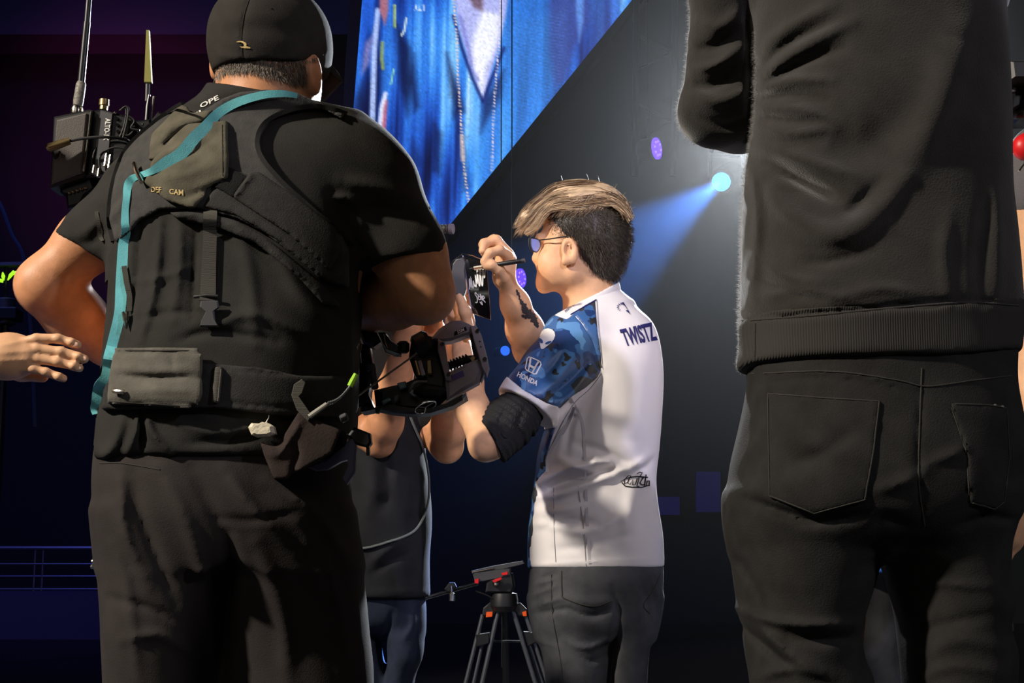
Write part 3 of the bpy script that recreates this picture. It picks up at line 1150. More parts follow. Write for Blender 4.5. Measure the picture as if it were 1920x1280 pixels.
def build_lights():
    """lamps that can be seen in the picture"""
    def lens(name, color, strength):
        return mat(name, color, .3, .5, emit=strength)
    # moving head throwing the blue beam
    Y = 9.0
    c = W(1352, 341, Y)
    aim = W(1130, 505, Y - 2.2)
    d = (aim - c) / np.linalg.norm(aim - c)
    o = MB().cyl(c - d * .34, c - d * .012, .085, 20, .02).build('moving_head_lamp', M_BLK, None, c)
    tag(o, 'moving-head stage lamp throwing a blue beam to the left', 'stage lamp')
    MB().cyl(c - d * .012, c + d * .004, .062, 20).build('lens', lens('cyan-white lens', (84, 184, 250), 1.25), o)
    up = np.array([0, 0, .5])
    MB().tube([c - d * .18 + [-.11, 0, 0], c - d * .18 + [-.11, 0, .16], c - d * .18 + [.11, 0, .16], c - d * .18 + [.11, 0, 0]], .018, 8).build('yoke', M_BLK, o)
    MB().box(c - d * .18 + [0, 0, .24], (.10, .10, .08)).build('base', M_BLK, o)
    MB().tube([c - d * .18 + [0, 0, .3], [(c - d * .18)[0], (c - d * .18)[1], 12.0]], .006, 6).build('suspension_wire', M_BLK, o)
    lamp('blue_beam', 'SPOT', tuple(c + d * .03), tuple(aim), 22000, (.05, .25, 1.0), .03, 12.5, .35)
    # flat LED pars seen nearly edge-on
    specs = [((1233, 278), (8.5, 23), 8.5, (106, 66, 255), 1.5, 'violet LED spotlight on the dark truss, right of the video screen'),
             ((978, 521), (7.5, 20), 7.5, (92, 58, 255), 1.6, 'violet LED spotlight between the pen hand and the player\'s chin'),
             ((948, 657), (7, 10), 9.0, (44, 104, 246), 1.2, 'small blue lamp far behind the raised forearm')]
    g = None
    for (px, py), (rx, ry), Y, col, st, lab in specs:
        c = W(px, py, Y)
        k = Y / F
        nv = np.array([.86, -.5, 0]) if ry > 2 * rx else np.array([.5, -.86, 0])
        nv = nv / np.linalg.norm(nv)
        R = ry * k
        b = MB().cyl(c - nv * .12, c - nv * .012, R * .98, 20, .015).build('led_spotlight', M_BLK, None, c)
        tag(b, lab, 'stage lamp')
        V, Fc = [], []
        MB().cyl(c - nv * .012, c, R * .92, 20).build('lens', lens('lens %d %d %d' % col, col, st), b)
        if ry > 15:
            e = np.cross(nv, [0, 0, 1])
            for i in range(8):
                a = 2 * math.pi * i / 8
                q = c + (e * math.cos(a) + np.array([0, 0, 1]) * math.sin(a)) * R * .6
                MB().ball(q, R * .12, 8).build('led_bead', lens('bead', (140, 108, 255), 1.6), b)
        MB().tube([c - nv * .06 + [0, 0, R * .9], c - nv * .06 + [0, 0, R + .12]], .012, 6).build('hanger', M_BLKM, b)
        MB().tube([c - nv * .06 + [0, 0, R], [(c - nv * .06)[0], (c - nv * .06)[1], 12.0]], .004, 6).build('suspension_wire', M_BLK, b)
    # green-lit lamp at the far left with its housing
    Y = 10.0
    c = W(12, 517, Y)
    o = MB().box(W(10, 590, Y), (.10, .08, .045), bev=.01).build('green_work_lamp', M_BLK, None, W(10, 590, Y))
    tag(o, 'lamp with green glowing petals at the left edge', 'stage lamp')
    k = Y / F
    for i, (x, y, a, l) in enumerate(((6, 518, 100, 17), (20, 516, 62, 22), (27, 512, 40, 12), (2, 526, 140, 10))):
        p = W(x, y, Y)
        v = np.array([math.cos(math.radians(a)), 0, math.sin(math.radians(a))])
        MB().tube([p - v * l * k * .5, p, p + v * l * k * .5], [.004, 4.0 * k, .004], 8).build('glowing_petal', lens('green glow', (168, 238, 40), 1.2), o)
    MB().prism([(-30, 492), (48, 490), (48, 496), (-30, 498)], Y, .12, .004).build('top_bar', mat('dim bar', (90, 92, 96), .6, .3), o)
    MB().cyl(W(12, 496, Y + .05), W(10, 580, Y + .05), .012, 8).build('stem', M_BLK, o)
    MB().cyl(W(10, 560, Y), W(10, 610, Y), .07, 14, .01).build('pedestal', M_GREY, o)
    MB().cyl(W(10, 610, Y), [W(10, 610, Y)[0], Y, 0], .03, 10).build('stand', M_BLK, o)
    # loose cable at the left edge
    pts = [W(-40, 330, 9.5), W(0, 382, 9.5), W(24, 442, 9.5), W(46, 490, 9.5), W(60, 640, 9.5), W(66, 800, 9.5)]
    c = MB().tube(curve_pts(pts, 5), .014, 6).build('hanging_cable', mat('blue-grey cable', (60, 70, 96), .6, .3), None, pts[3])
    tag(c, 'dark blue cable hanging diagonally at the far left', 'cable')
    # small white status lamp low at the right
    Y = 5.0
    c = W(1886, 1175, Y)
    o = MB().box(c + [0, .03, 0], (.030, .02, .016), bev=.003).build('status_lamp', M_BLK, None, c)
    tag(o, 'tiny white status light low at the right edge', 'lamp')
    MB().prism([(1878, 1169), (1894, 1169), (1894, 1181), (1878, 1181)], Y, .006, .001).build('lens', lens('cold white', (220, 235, 255), 2.0), o)
    MB().cyl(c + [0, .035, -.01], [c[0], Y + .035, 0], .012, 8).build('post', M_BLK, o)
    # truss the lamps hang from
    ty = 8.75
    tr = root_empty('lighting_truss', (2.0, ty, 5.2), 'dim grey lighting truss behind the violet spotlight, right of the screen', 'truss')
    mt = mat('dull truss tube', (60, 62, 68), .5, .4)
    for px in (1190, 1262):
        for dy in (0, .30):
            a, b = W(px + 6, -300, ty + dy), W(px, 330, ty + dy)
            MB().cyl(a, b, .022, 8).build('chord', mt, tr)
    for i in range(9):
        y0 = -260 + 65 * i
        MB().cyl(W(1192, y0, ty), W(1262, y0 + (32 if i % 2 else -32), ty), .011, 6).build('brace', mt, tr)


build_lights()


# ------------------------------------------------------------------ cameraman in cap and support vest
def build_cameraman():
    Y = 2.45
    base = W(430, 1040, Y) * [1, 1, 0]
    # --- shirt volume
    tee = S(0.0045)
    tee.loft([(232, 348, 640, Y, .085), (270, 292, 690, Y, .115), (330, 245, 715, Y, .140), (400, 205, 712, Y, .155), (480, 207, 700, Y, .165),
              (560, 205, 690, Y, .175), (640, 200, 678, Y - .01, .185), (720, 192, 672, Y - .01, .190), (790, 180, 668, Y - .01, .192),
              (866, 170, 662, Y - .01, .190)], .03, .012, 2.3)
    tee.limb([J(470, 215, Y, 60), J(345, 285, Y, 58), J(266, 356, Y, 62), J(190, 442, Y, 62), J(125, 510, Y, 64)], .04)
    tee.limb([J(560, 215, Y, 60), J(640, 310, Y + .01, 92), J(690, 360, Y + .01, 84), J(752, 470, Y + .01, 72), J(776, 540, Y + .02, 66)], .06)
    tee.loft([(135, 402, 606, Y - .01, .102), (185, 378, 622, Y - .01, .108), (215, 352, 640, Y - .01, .106), (260, 345, 660, Y, .09)], .03, .006)
    tee.plane(W(498, 170, Y - .11), (.186, -.27, 1), .004)
    # sleeve ends
    n1 = W(122, 505, Y) - W(180, 425, Y)
    tee.add(lambda P, q=W(146, 462, Y).astype(np.float32), n=(n1 / np.linalg.norm(n1)).astype(np.float32):
            np.where(P[..., 0] < W(214, 500, Y)[0], (P - q) @ (n * 0.8 + np.array([-.18, 0, -.5], np.float32) * .5), -1), [-99] * 3, [99] * 3, .003, 'i')
    n2 = np.array([.20, 0, -1.0])
    tee.add(lambda P, q=W(762, 492, Y).astype(np.float32), n=(n2 / np.linalg.norm(n2)).astype(np.float32):
            np.where(P[..., 0] > W(672, 500, Y)[0], (P - q) @ n, -1), [-99] * 3, [99] * 3, .003, 'i')
    ym = 2.52
    for pts, w_, h_ in [
        ([(300, 400), (296, 480), (285, 560), (262, 640)], 9, .010), ([(335, 400), (338, 480), (325, 600)], 10, .009),
        ([(370, 410), (366, 500), (360, 600)], 8, -.007), ([(445, 420), (470, 520), (480, 640)], 14, .008), ([(262, 420), (258, 520), (235, 640)], 9, -.008),
        ([(240, 530), (300, 520), (360, 500)], 7, .005), ([(250, 600), (330, 585), (420, 590)], 7, -.005), ([(330, 640), (400, 622), (520, 640)], 9, -.008),
        ([(400, 610), (480, 590), (600, 640)], 10, .008), ([(520, 480), (570, 560), (640, 620)], 16, .010), ([(260, 770), (255, 810), (238, 850)], 8, .012),
        ([(272, 768), (284, 810), (320, 850)], 8, .012), ([(268, 770), (268, 840)], 6, -.012), ([(230, 780), (215, 830), (190, 862)], 10, .010),
        ([(330, 790), (400, 810), (520, 790)], 9, .007), ([(350, 830), (430, 828), (500, 812)], 7, -.007), ([(400, 775), (470, 790), (560, 780)], 8, -.006),
        ([(240, 350), (215, 395), (150, 440)], 10, .006), ([(270, 300), (225, 370), (175, 440)], 7, -.006), ([(215, 420), (170, 455), (130, 450)], 8, -.004),
        ([(640, 340), (700, 350), (760, 370)], 14, .008), ([(650, 400), (720, 395), (790, 420)], 14, -.008), ([(620, 365), (660, 450), (690, 500)], 12, -.012),
        ([(625, 370), (660, 375), (680, 420)], 8, .008),
    ]:
        tee.fold(pts, w_, h_, ym)
    tee.disp(lambda P: 0.0022 * noise(P, (18, 18, 30), 3) + 0.0012 * noise(P, (45, 45, 60), 4))
    # hang the hem free of the trousers
    tee.ell(W(425, 905, Y) + [0, 0, -.02], (.205, .17, .075), .01, mode='s')

    # --- body: head, neck, arms, trunk and legs as one surface
    body = S(0.0055)
    hc = W(508, 112, Y - .01)
    hf = np.array([.50, .85, .0])
    head_shape(body, hc + [0, 0, -.005], hf, 1.06)
    body.ell(W(502, 152, Y - .005), (.086, .092, .07), .03)
    body.cone(J(502, 165, Y - .012, 82), J(500, 225, Y - .015, 84), .03)
    body.ell(W(589, 137, Y - .058), (.011, .021, .036), .008, frame3((.35, .9, .15)))
    body.ell(W(594, 130, Y - .070), (.006, .010, .022), .004, frame3((.35, .9, .15)), 's')
    body.ell(W(586, 165, Y - .05), (.012, .012, .012), .012)
    body.ell(W(403, 122, Y + .02), (.010, .018, .03), .010)
    body.loft([(235, 365, 630, Y, .07), (330, 265, 695, Y, .115), (480, 222, 682, Y, .145), (640, 216, 660, Y, .16), (790, 205, 650, Y, .165), (900, 210, 640, Y, .15),
               (990, 230, 630, Y, .13)], .04)
    # left arm bent, hand on the hip in front
    body.limb([J(266, 356, Y, 50), J(168, 450, Y, 55), J(84, 535, Y, 50), J(140, 592, Y + .05, 52), J(205, 640, Y + .10, 42), J(262, 672, Y + .16, 30)], .03)
    hand(body, W(262, 672, Y + .16), (.55, .55, -.25), (0, .3, -1), .19, .5, .15, 1)
    # right arm, forearm reaching forward across the rig
    body.limb([J(690, 360, Y, 66), J(770, 480, Y + .01, 64), J(797, 552, Y + .02, 50), J(735, 560, Y + .10, 53), J(690, 572, Y + .17, 44), J(655, 590, Y + .25, 32)], .035)
    hand(body, W(655, 590, Y + .25), (-.1, .9, -.1), (-1, 0, -.2), .19, 1.0, .1, 1)
    # legs down to the ankles
    for xs in ([(900, 225, 410), (1100, 235, 390), (1280, 250, 360), (1500, 240, 350), (1790, 265, 335)], [(900, 450, 630), (1100, 480, 630), (1280, 500, 630), (1500, 500, 620), (1790, 530, 600)]):
        body.loft([(y, a, b, Y + (0.0 if y < 1200 else .02), (b - a) * Y / F * .5) for y, a, b in xs], .04)
    o = body.build('person', M_SKIN_A, None, base)
    tag(o, 'burly cameraman with a dark backwards-seen cap, support vest and turquoise strap', 'person')
    eyes(hc, hf, 1.06, o)
    to = tee.build('shirt', M_TEE, o, keep=True)
    to['label'] = 'black short-sleeved T-shirt with white letters at the nape'

    # --- trousers
    tr = S(0.0055)
    tr.loft([(835, 185, 652, Y, .185), (900, 183, 655, Y, .190), (960, 186, 660, Y, .185), (1010, 188, 664, Y, .17), (1060, 192, 676, Y, .15)], .03, .01, 2.4)
    tr.loft([(960, 187, 440, Y, .16), (1080, 193, 436, Y, .155), (1180, 198, 422, Y, .15), (1280, 203, 405, Y + .01, .14), (1450, 195, 395, Y + .02, .13), (1640, 205, 385, Y + .03, .115), (1800, 215, 380, Y + .03, .11)], .03, .01, 2.2)
    tr.loft([(960, 425, 662, Y, .16), (1080, 420, 682, Y + .02, .15), (1180, 408, 692, Y + .05, .14), (1280, 404, 700, Y + .06, .135), (1450, 430, 690, Y + .06, .13), (1640, 465, 665, Y + .05, .115), (1800, 480, 650, Y + .05, .11)], .03, .01, 2.2)
    for pts, w_, h_ in [([(300, 880), (350, 980), (385, 1100), (405, 1280)], 16, .012), ([(245, 890), (262, 960), (300, 1060), (330, 1130)], 12, -.012), ([(225, 900), (235, 1000), (280, 1100)], 10, .010),
                        ([(360, 880), (420, 1000), (470, 1120)], 14, -.010), ([(420, 880), (480, 960), (560, 1030)], 14, .012), ([(400, 970), (470, 975), (560, 960)], 6, -.005),
                        ([(500, 900), (590, 960), (650, 1050)], 12, .010), ([(205, 1120), (280, 1140), (330, 1165)], 8, -.008), ([(230, 1200), (300, 1190), (370, 1230)], 10, .008),
                        ([(430, 1000), (432, 1100), (412, 1280)], 12, -.012), ([(480, 1020), (530, 1150), (540, 1280)], 16, .010), ([(560, 980), (630, 1120), (650, 1280)], 14, .008),
                        ([(210, 1020), (240, 1110), (260, 1280)], 10, .007)]:
        tr.fold(pts, w_, h_, 2.52)
    tr.disp(lambda P: 0.0028 * noise(P, (14, 14, 9), 7) + 0.0012 * noise(P, (40, 40, 40), 8))
    tob = tr.build('trousers', M_CARGO, o, keep=True)
    stitch([(187, 868), (230, 868), (300, 880)], [tr.bvh], tob, .001)
    shoe(o, W(300, 1800, Y + .02), (-.15, 1, 0))
    shoe(o, W(575, 1800, Y + .02), (.25, 1, 0))

    # --- grey stubble below the cap
    rs = np.random.RandomState(5)
    bb = [BVHTree.FromPolygons([tuple(np.array(v.co) + base) for v in o.data.vertices], [tuple(p.vertices) for p in o.data.polygons])]
    hs = []
    hs2 = []
    for _ in range(5200):
        x = rs.uniform(403, 598)
        edge = np.interp(x, [403, 425, 470, 510, 545, 575, 600], [150, 132, 130, 140, 156, 158, 146])
        y = 98 + (edge - 98) * rs.rand() ** 0.9 + rs.uniform(-5, 5)
        if x > 574 and 112 < y < 172:
            continue
        p = cast(x, y, bb, -.001)
        if p is None or p[1] > 2.6:
            continue
        d = np.array([rs.uniform(-.35, .35) + (.3 if x > 520 else -.1), -.28, -1.0])
        d /= np.linalg.norm(d)
        l = rs.uniform(.006, .013)
        (hs if rs.rand() < .6 else hs2).append([p, p + d * l * .5 + [0, -.0008, 0], p + d * l])
    strands('stubble', M_GHAIR, o, hs, .00042)
    strands('dark_stubble', mat('dark stubble hair', (70, 60, 50), .6, .3), o, hs2, .00042)

    # --- cap
    cs = S(0.004)
    cs.ell(W(507, 104, Y - .014), (.098, .116, .112), .01, frame3((.5, .85, 0)))
    cs.ell(W(507, 60, Y - .014), (.090, .106, .082), .05, frame3((.5, .85, 0)))
    cs.plane(W(507, 106, Y - .12), (.06, .06, -1), .004)
    for pts in ([(470, -12), (458, 30), (453, 70), (456, 112)], [(470, -12), (555, 0), (590, 45), (606, 95)]):
        cs.fold(pts, 3, -.0025, 2.6, False)
    cs.fold([(410, 62), (480, 52), (560, 64), (606, 80)], 16, -.004, 2.6)
    cs.fold([(412, 104), (500, 112), (603, 101)], 5, .002, 2.6, False)
    cs.ell(W(507, 150, Y - .010), (.086, .100, .085), .006, frame3((.5, .85, 0)), 's')
    cap = cs.build('cap', M_CAP, o, keep=True)
    sec = curve_pts([(592, 96), (610, 106), (630, 129), (645, 152)], 5).tolist() + curve_pts([(638, 153), (622, 138), (607, 124), (594, 112)], 5).tolist()
    P = np.array([W(x, y, Y + .02) for x, y in sec])
    MB().slab(P, np.array([-.055, .12, -.004]), .0015).build('visor', M_CAP, cap)
    stitch([(470, -8), (458, 30), (453, 70), (455, 108)], [cs.bvh], cap, .0008, M_EDGE, name='seam')
    MB().ball(cast(509, 16, [cs.bvh], 0), .0016, 8).build('eyelet', M_EDGE, cap)
    pr = Print().fill([(0, .86), (.18, 1), (.45, .98), (.66, .80), (.74, .55), (.70, .34), (1, .14), (.97, .0), (.62, .03), (.36, .14), (.24, .30), (.38, .24), (.56, .28), (.58, .50), (.50, .70), (.34, .82), (.14, .82)])
    pr.lay('emblem', M_GOLDP, cap, [cs.bvh], [(443, 91), (470, 91), (470, 77), (443, 77)], .0015)

    # --- lettering on the shirt back
    B = [tee.bvh]
    Print().text('OPE', .02).lay('lettering', M_WHITEP, to, B, [(377, 203), (412, 186), (409, 178), (375, 195)], .0012)
    Print().text('CI', .02).lay('lettering', M_WHITEP, to, B, [(360, 228), (381, 216), (376, 206), (357, 218)], .0012)

    # --- vest: panels lifted off the shirt
    vest = S(0.0045)
    vest.base(tee, .012)
    vest.poly([(418, 184), (450, 172), (500, 168), (560, 176), (648, 214), (640, 224), (610, 206), (583, 200), (535, 210), (502, 230), (485, 260), (490, 290), (520, 332), (574, 384),
               (640, 436), (655, 470), (655, 540), (600, 522), (540, 470), (497, 436), (440, 408), (374, 392), (300, 392), (262, 412), (238, 440), (216, 455), (204, 410), (212, 340),
               (232, 285), (272, 243), (338, 192), (356, 222)], .003, Y - .15)
    vest.plane((0, 2.50, 0), (0, 1, 0))
    vest.inner(tee, -.004)
    vest.fold([(497, 232), (482, 259), (486, 289), (516, 330), (572, 382), (640, 436)], 5, .004, 2.5, False)
    vest.disp(lambda P: 0.001 * noise(P, 40, 11))
    vo = vest.build('vest', M_VEST, o, keep=True)
    vo['label'] = 'black padded camera support vest'
    VB = [vest.bvh, tee.bvh]
    ribbon([(650, 216), (612, 203), (584, 198), (535, 208), (498, 231), (483, 259), (487, 290), (518, 332), (574, 384), (628, 428), (656, 462)], VB, 2.3, 9, .003, .004).build('edge_binding', M_EDGE, vo)
    ribbon([(340, 194), (272, 246), (234, 287), (214, 342), (206, 408), (214, 452)], VB, 2.3, 7, .003, .004).build('edge_binding', M_EDGE, vo)

    def panel(name, m, polyg, t, folds=(), lab=None, tin=.002, src=tee, h=.004, n=None, par=vo):
        s = S(h)
        s.base(src, t)
        s.poly(polyg, .004, Y - .17)
        s.plane((0, 2.43, 0), (0, 1, 0))
        s.inner(src, tin)
        for f in folds:
            s.fold(*f)
        q = s.build(name, m, par, keep=True)
        if lab:
            q['label'] = lab
        VB.append(s.bvh)
        return q
    panel('upper_band', M_VEST2, [(380, 388), (404, 346), (428, 312), (470, 330), (640, 452), (652, 540), (600, 520), (520, 450), (440, 402)], .017)
    panel('velcro_patch', M_VELC, [(428, 311), (468, 333), (438, 372), (400, 350)], .0205, tin=.010)
    panel('velcro_strap', M_VEST2, [(436, 370), (470, 322), (486, 322), (560, 372), (628, 426), (640, 470), (618, 508), (540, 438)], .024, [([(470, 330), (444, 364)], 4, .004, 2.5, False)], tin=.010)
    panel('lower_band', M_VEST2, [(316, 398), (374, 396), (440, 412), (500, 446), (600, 530), (640, 575), (606, 570), (560, 520), (480, 456), (412, 428), (330, 408)], .016,
          [([(330, 403), (400, 410), (480, 448), (600, 545)], 4, .003, 2.5, False)])
    pk = panel('back_pocket', M_POCK, [(350, 232), (427, 226), (428, 333), (404, 347), (362, 392), (312, 376), (270, 342), (288, 306), (318, 262)], .026,
               [([(268, 312), (320, 285), (372, 262)], 9, .006, 2.5), ([(285, 330), (330, 300), (400, 262)], 8, -.006, 2.5), ([(340, 372), (380, 358), (415, 345)], 6, -.006, 2.5), ([(290, 330), (340, 326), (420, 300)], 14, .006, 2.5),
                ([(420, 230), (421, 332)], 3, .002, 2.5, False)],
               'worn olive canvas back pocket', tin=.008)
    stitch([(417, 234), (418, 330)], VB, pk, .0007, M_EDGE)
    stitch([(423, 234), (424, 330), (402, 343)], VB, pk, .0007, M_EDGE)
    Print().text('DEF', .02).lay('lettering', M_GOLDP, pk, VB, [(284, 360), (303, 361), (303, 351), (284, 350)], .0012)
    Print().text('CAM', .02).lay('lettering', M_GOLDP, pk, VB, [(318, 364), (344, 367), (344, 356), (318, 354)], .0012)
    panel('shoulder_flap', M_POCK, [(338, 196), (352, 200), (358, 214), (400, 206), (380, 228), (330, 262), (300, 300), (276, 300), (284, 252)], .020,
          [([(300, 250), (340, 232), (385, 216)], 9, .008, 2.5), ([(282, 290), (330, 256), (372, 232)], 7, -.007, 2.5)], tin=.006)
    # slanted clip with metal bar
    MB().tube([cast(258, 312, VB, .010), cast(265, 330, VB, .012), cast(272, 347, VB, .010)], .004, 8).build('clip', M_CHROME, vo)
    # back strap and its side-release buckle
    st = ribbon([(396, 398, 26), (396, 440, 26), (394, 500, 27), (392, 568, 30)], VB, 2.28, 26, .010, .002).build('strap', M_WEB, vo)
    for pts, nm in (([(376, 563), (408, 563), (410, 575), (401, 582), (403, 600), (409, 612), (374, 612), (377, 600), (385, 584), (374, 574)], 'buckle'),):
        p0 = cast(391, 590, VB, .006)
        MB().prism(pts, p0[1] - .012, .009, .002).build(nm, M_GREY, st)
    MB().tube([cast(x, y, VB, .012) for x, y in ((372, 562), (392, 560), (411, 562))], .0028, 8).build('buckle_bar', M_BLK, st)
    ribbon([(238, 500, 10), (244, 560, 10), (246, 585, 10)], VB, 2.29, 10, .006).build('side_strap', M_WEB, vo)
    MB().tube([cast(x, y, VB, .008) for x, y in ((234, 588), (238, 606), (244, 618), (247, 600), (241, 588))], .0026, 6).build('snap_hook', M_CHROME, vo)
    ribbon([(183, 398, 7), (190, 440, 8), (196, 452, 6)], VB, 2.42, 7, .004).build('sleeve_strap', M_WEB, vo)

    # --- waist belt and pouch
    bl = panel('waist_belt', M_VEST2, [(200, 664), (400, 682), (480, 688), (560, 700), (690, 706), (690, 784), (560, 782), (400, 764), (190, 768)], .016,
               [([(400, 690), (520, 700), (670, 712)], 4, -.003, 2.5, False), ([(402, 752), (500, 762), (660, 776)], 4, -.003, 2.5, False)], par=o)
    bl['label'] = 'black padded waist belt'
    pouch = panel('belt_pouch', M_POUCH, [(214, 652), (300, 651), (372, 652), (380, 664), (379, 740), (372, 758), (356, 766), (290, 762), (200, 758), (204, 710)], .034,
                  [([(214, 660), (372, 660)], 4, -.004, 2.5, False), ([(224, 704), (290, 708), (376, 706)], 5, -.006, 2.5), ([(220, 690), (290, 694), (360, 690)], 9, .005, 2.5), ([(320, 660), (326, 700)], 4, -.003, 2.5), ([(206, 752), (290, 756), (362, 758)], 4, -.004, 2.5, False),
                   ([(230, 735), (300, 730), (370, 735)], 10, .004, 2.5)], 'faded grey canvas belt pouch', .012, h=.004, par=bl)
    stitch([(214, 657), (372, 657)], VB, pouch, .0007)
    stitch([(204, 752), (290, 757), (360, 760), (374, 742), (375, 668)], VB, pouch, .0007)
    MB().tube([cast(218, 734, VB, .006), cast(228, 735, VB, .008), cast(236, 735, VB, .005)], .0038, 8).build('zip_pull', M_CHROME, pouch)
    panel('belt_loop', M_WEB, [(402, 686), (418, 688), (412, 758), (396, 754)], .024, par=bl, tin=.010)
    stitch([(414, 692), (408, 752)], VB, bl, .0012, M_POUCH, name='belt_edge')

    # --- turquoise strap across the back
    path = [(556, 182, 10), (530, 177, 13), (492, 178, 15), (446, 191, 17), (412, 216, 19), (384, 246, 22), (346, 280, 24), (312, 306, 22), (284, 326, 13), (262, 334, 12), (247, 346, 16), (240, 378, 13), (239, 420, 15), (236, 470, 20), (233, 540, 22),
            (229, 590, 20), (219, 640, 22), (209, 680, 20), (203, 706, 16), (194, 728, 24), (188, 752, 20), (178, 776, 9)]
    la = ribbon(path, VB, 2.30, 18, .006, .002).build('shoulder_strap', M_TEAL, o)
    la['label'] = 'turquoise ribbon strap worn diagonally'

    # --- tool pouch on the right hip
    yp = 2.235
    tp = S(.004)
    tp.poly([(487, 826), (500, 834), (520, 836), (560, 772), (600, 790), (640, 806), (622, 850), (560, 884), (542, 898), (514, 899), (497, 858)], .004, yp)
    tp.ops.insert(0, (lambda P: np.abs(P[..., 1] - (yp + .055)) - .055 + .25 * np.abs(P[..., 0] + .36) * 0, W(470, 920, yp), W(680, 740, yp) + [0, .12, 0], 0, 'u'))
    tp.fold([(500, 838), (525, 848), (546, 820), (566, 786)], 5, .008, 2.4)
    tp.fold([(546, 824), (556, 850), (546, 895)], 6, -.008, 2.4)
    tp.fold([(500, 850), (520, 856), (540, 850)], 5, .005, 2.4)
    tpo = tp.build('tool_pouch', mat('dark brown canvas', (54, 45, 43), .9, .15, var=.2, vscale=40, bump=.4), bl, keep=True)
    TB = [tp.bvh]
    MB().prism([(556, 768), (546, 740), (551, 720), (566, 710), (572, 716), (566, 734), (558, 742), (584, 778), (578, 790)], yp - .006, .006, .001).build('carry_loop', M_WEB, tpo)
    kn = [(464, 800), (470, 792), (484, 793), (490, 790), (502, 792), (512, 798), (515, 812), (504, 817), (478, 818), (470, 814)]
    MB().prism(kn, yp - .012, .03, .006).build('key_ring', mat('crumpled silver foil', (222, 212, 188), .35, .6, bump=.9, bscale=160), tpo)
    MB().tube([W(498, 794, yp), W(504, 784, yp), W(505, 778, yp)], .0014, 6).build('key_wire', M_CHROME, tpo)
    pen = [W(580, 781, yp - .004), W(598, 768, yp - .004), W(613, 757, yp - .004)]
    MB().tube(pen, [.0045, .0042, .0036], 10).build('cable_plug', mat('grey cable sleeve', (150, 148, 138), .5, .4), tpo)
    hel = []
    a, b = W(613, 757, yp - .004), W(656, 724, yp + .02)
    for i in range(121):
        t = i / 120
        c = a + (b - a) * t + np.array([0, 0, -.006 * math.sin(math.pi * t)])
        hel.append(c + .0042 * np.array([math.sin(t * 75) * .6, math.cos(t * 75), math.sin(t * 75) * .8]))
    MB().tube(hel, .0013, 5).build('coiled_cable', mat('grey coil', (120, 122, 122), .4, .5), tpo)
    MB().tube([W(656, 724, yp + .02), W(662, 713, yp + .02), W(668, 701, yp + .02)], [.0048, .0052, .0042], 8).build('tape_flag', M_LIME, tpo)
    # black clamp block and blue-grey curved hook behind the pouch
    yc = yp + .05
    cl = MB().prism([(652, 815), (664, 800), (694, 812), (696, 830), (690, 838), (664, 832)], yc, .03, .003).prism([(596, 848), (640, 806), (650, 812), (648, 836), (606, 868)], yc - .012, .03, .003).build('clamp_block', M_BLKM, bl)
    MB().cyl(W(690, 832, yc + .01), W(691, 854, yc + .01), .0035, 10).build('clamp_pin', M_CHROME, cl)
    MB().cyl(W(638, 786, yc - .005), W(652, 780, yc - .005), .007, 12, .002).build('clamp_knob', M_GREY, cl)
    hk = MB().prism([(577, 876), (610, 862), (644, 832), (660, 822), (668, 836), (666, 884), (650, 908), (644, 900), (658, 874), (656, 860), (640, 864), (612, 880), (590, 882)], yc - .01, .022, .003)
    hk.build('holster_hook', mat('slate plastic', (84, 86, 112), .5, .4), bl)
    return tee.bvh


CAMERAMAN_BVH = build_cameraman()


# ------------------------------------------------------------------ player in the white jersey, signing the plaque
M_CAMO = None


def camo_material():
    m = bpy.data.materials.new('blue camouflage polyester')
    m.use_nodes = True
    N, L = m.node_tree.nodes, m.node_tree.links
    b = N['Principled BSDF']
    b.inputs['Roughness'].default_value = 0.45
    b.inputs['Specular IOR Level'].default_value = 0.45
    tc = N.new('ShaderNodeTexCoord')
    prev = None
    base = (*lin((58, 100, 156)), 1)
    for i, (sc, thr, col, off) in enumerate(((11, .53, (32, 60, 110), 0), (13, .58, (92, 142, 196), 7), (12, .575, (58, 62, 66), 3), (24, .61, (40, 42, 47), 11))):
        mp = N.new('ShaderNodeMapping')
        mp.inputs['Location'].default_value = (off, off * 1.7, off * .6)
        L.new(tc.outputs['Object'], mp.inputs[0])
        n = N.new('ShaderNodeTexNoise')
        n.inputs['Scale'].default_value = sc
        n.inputs['Detail'].default_value = 2.5
        n.inputs['Roughness'].default_value = .55
        L.new(mp.outputs[0], n.inputs[0])
        g = N.new('ShaderNodeMath')
        g.operation = 'GREATER_THAN'
        g.inputs[1].default_value = thr
        L.new(n.outputs[0], g.inputs[0])
        mx = N.new('ShaderNodeMix')
        mx.data_type = 'RGBA'
        L.new(g.outputs[0], mx.inputs[0])
        if prev is None:
            mx.inputs[6].default_value = base
        else:
            L.new(prev, mx.inputs[6])
        mx.inputs[7].default_value = (*lin(col), 1)
        prev = mx.outputs[2]
    L.new(prev, b.inputs['Base Color'])
    return m


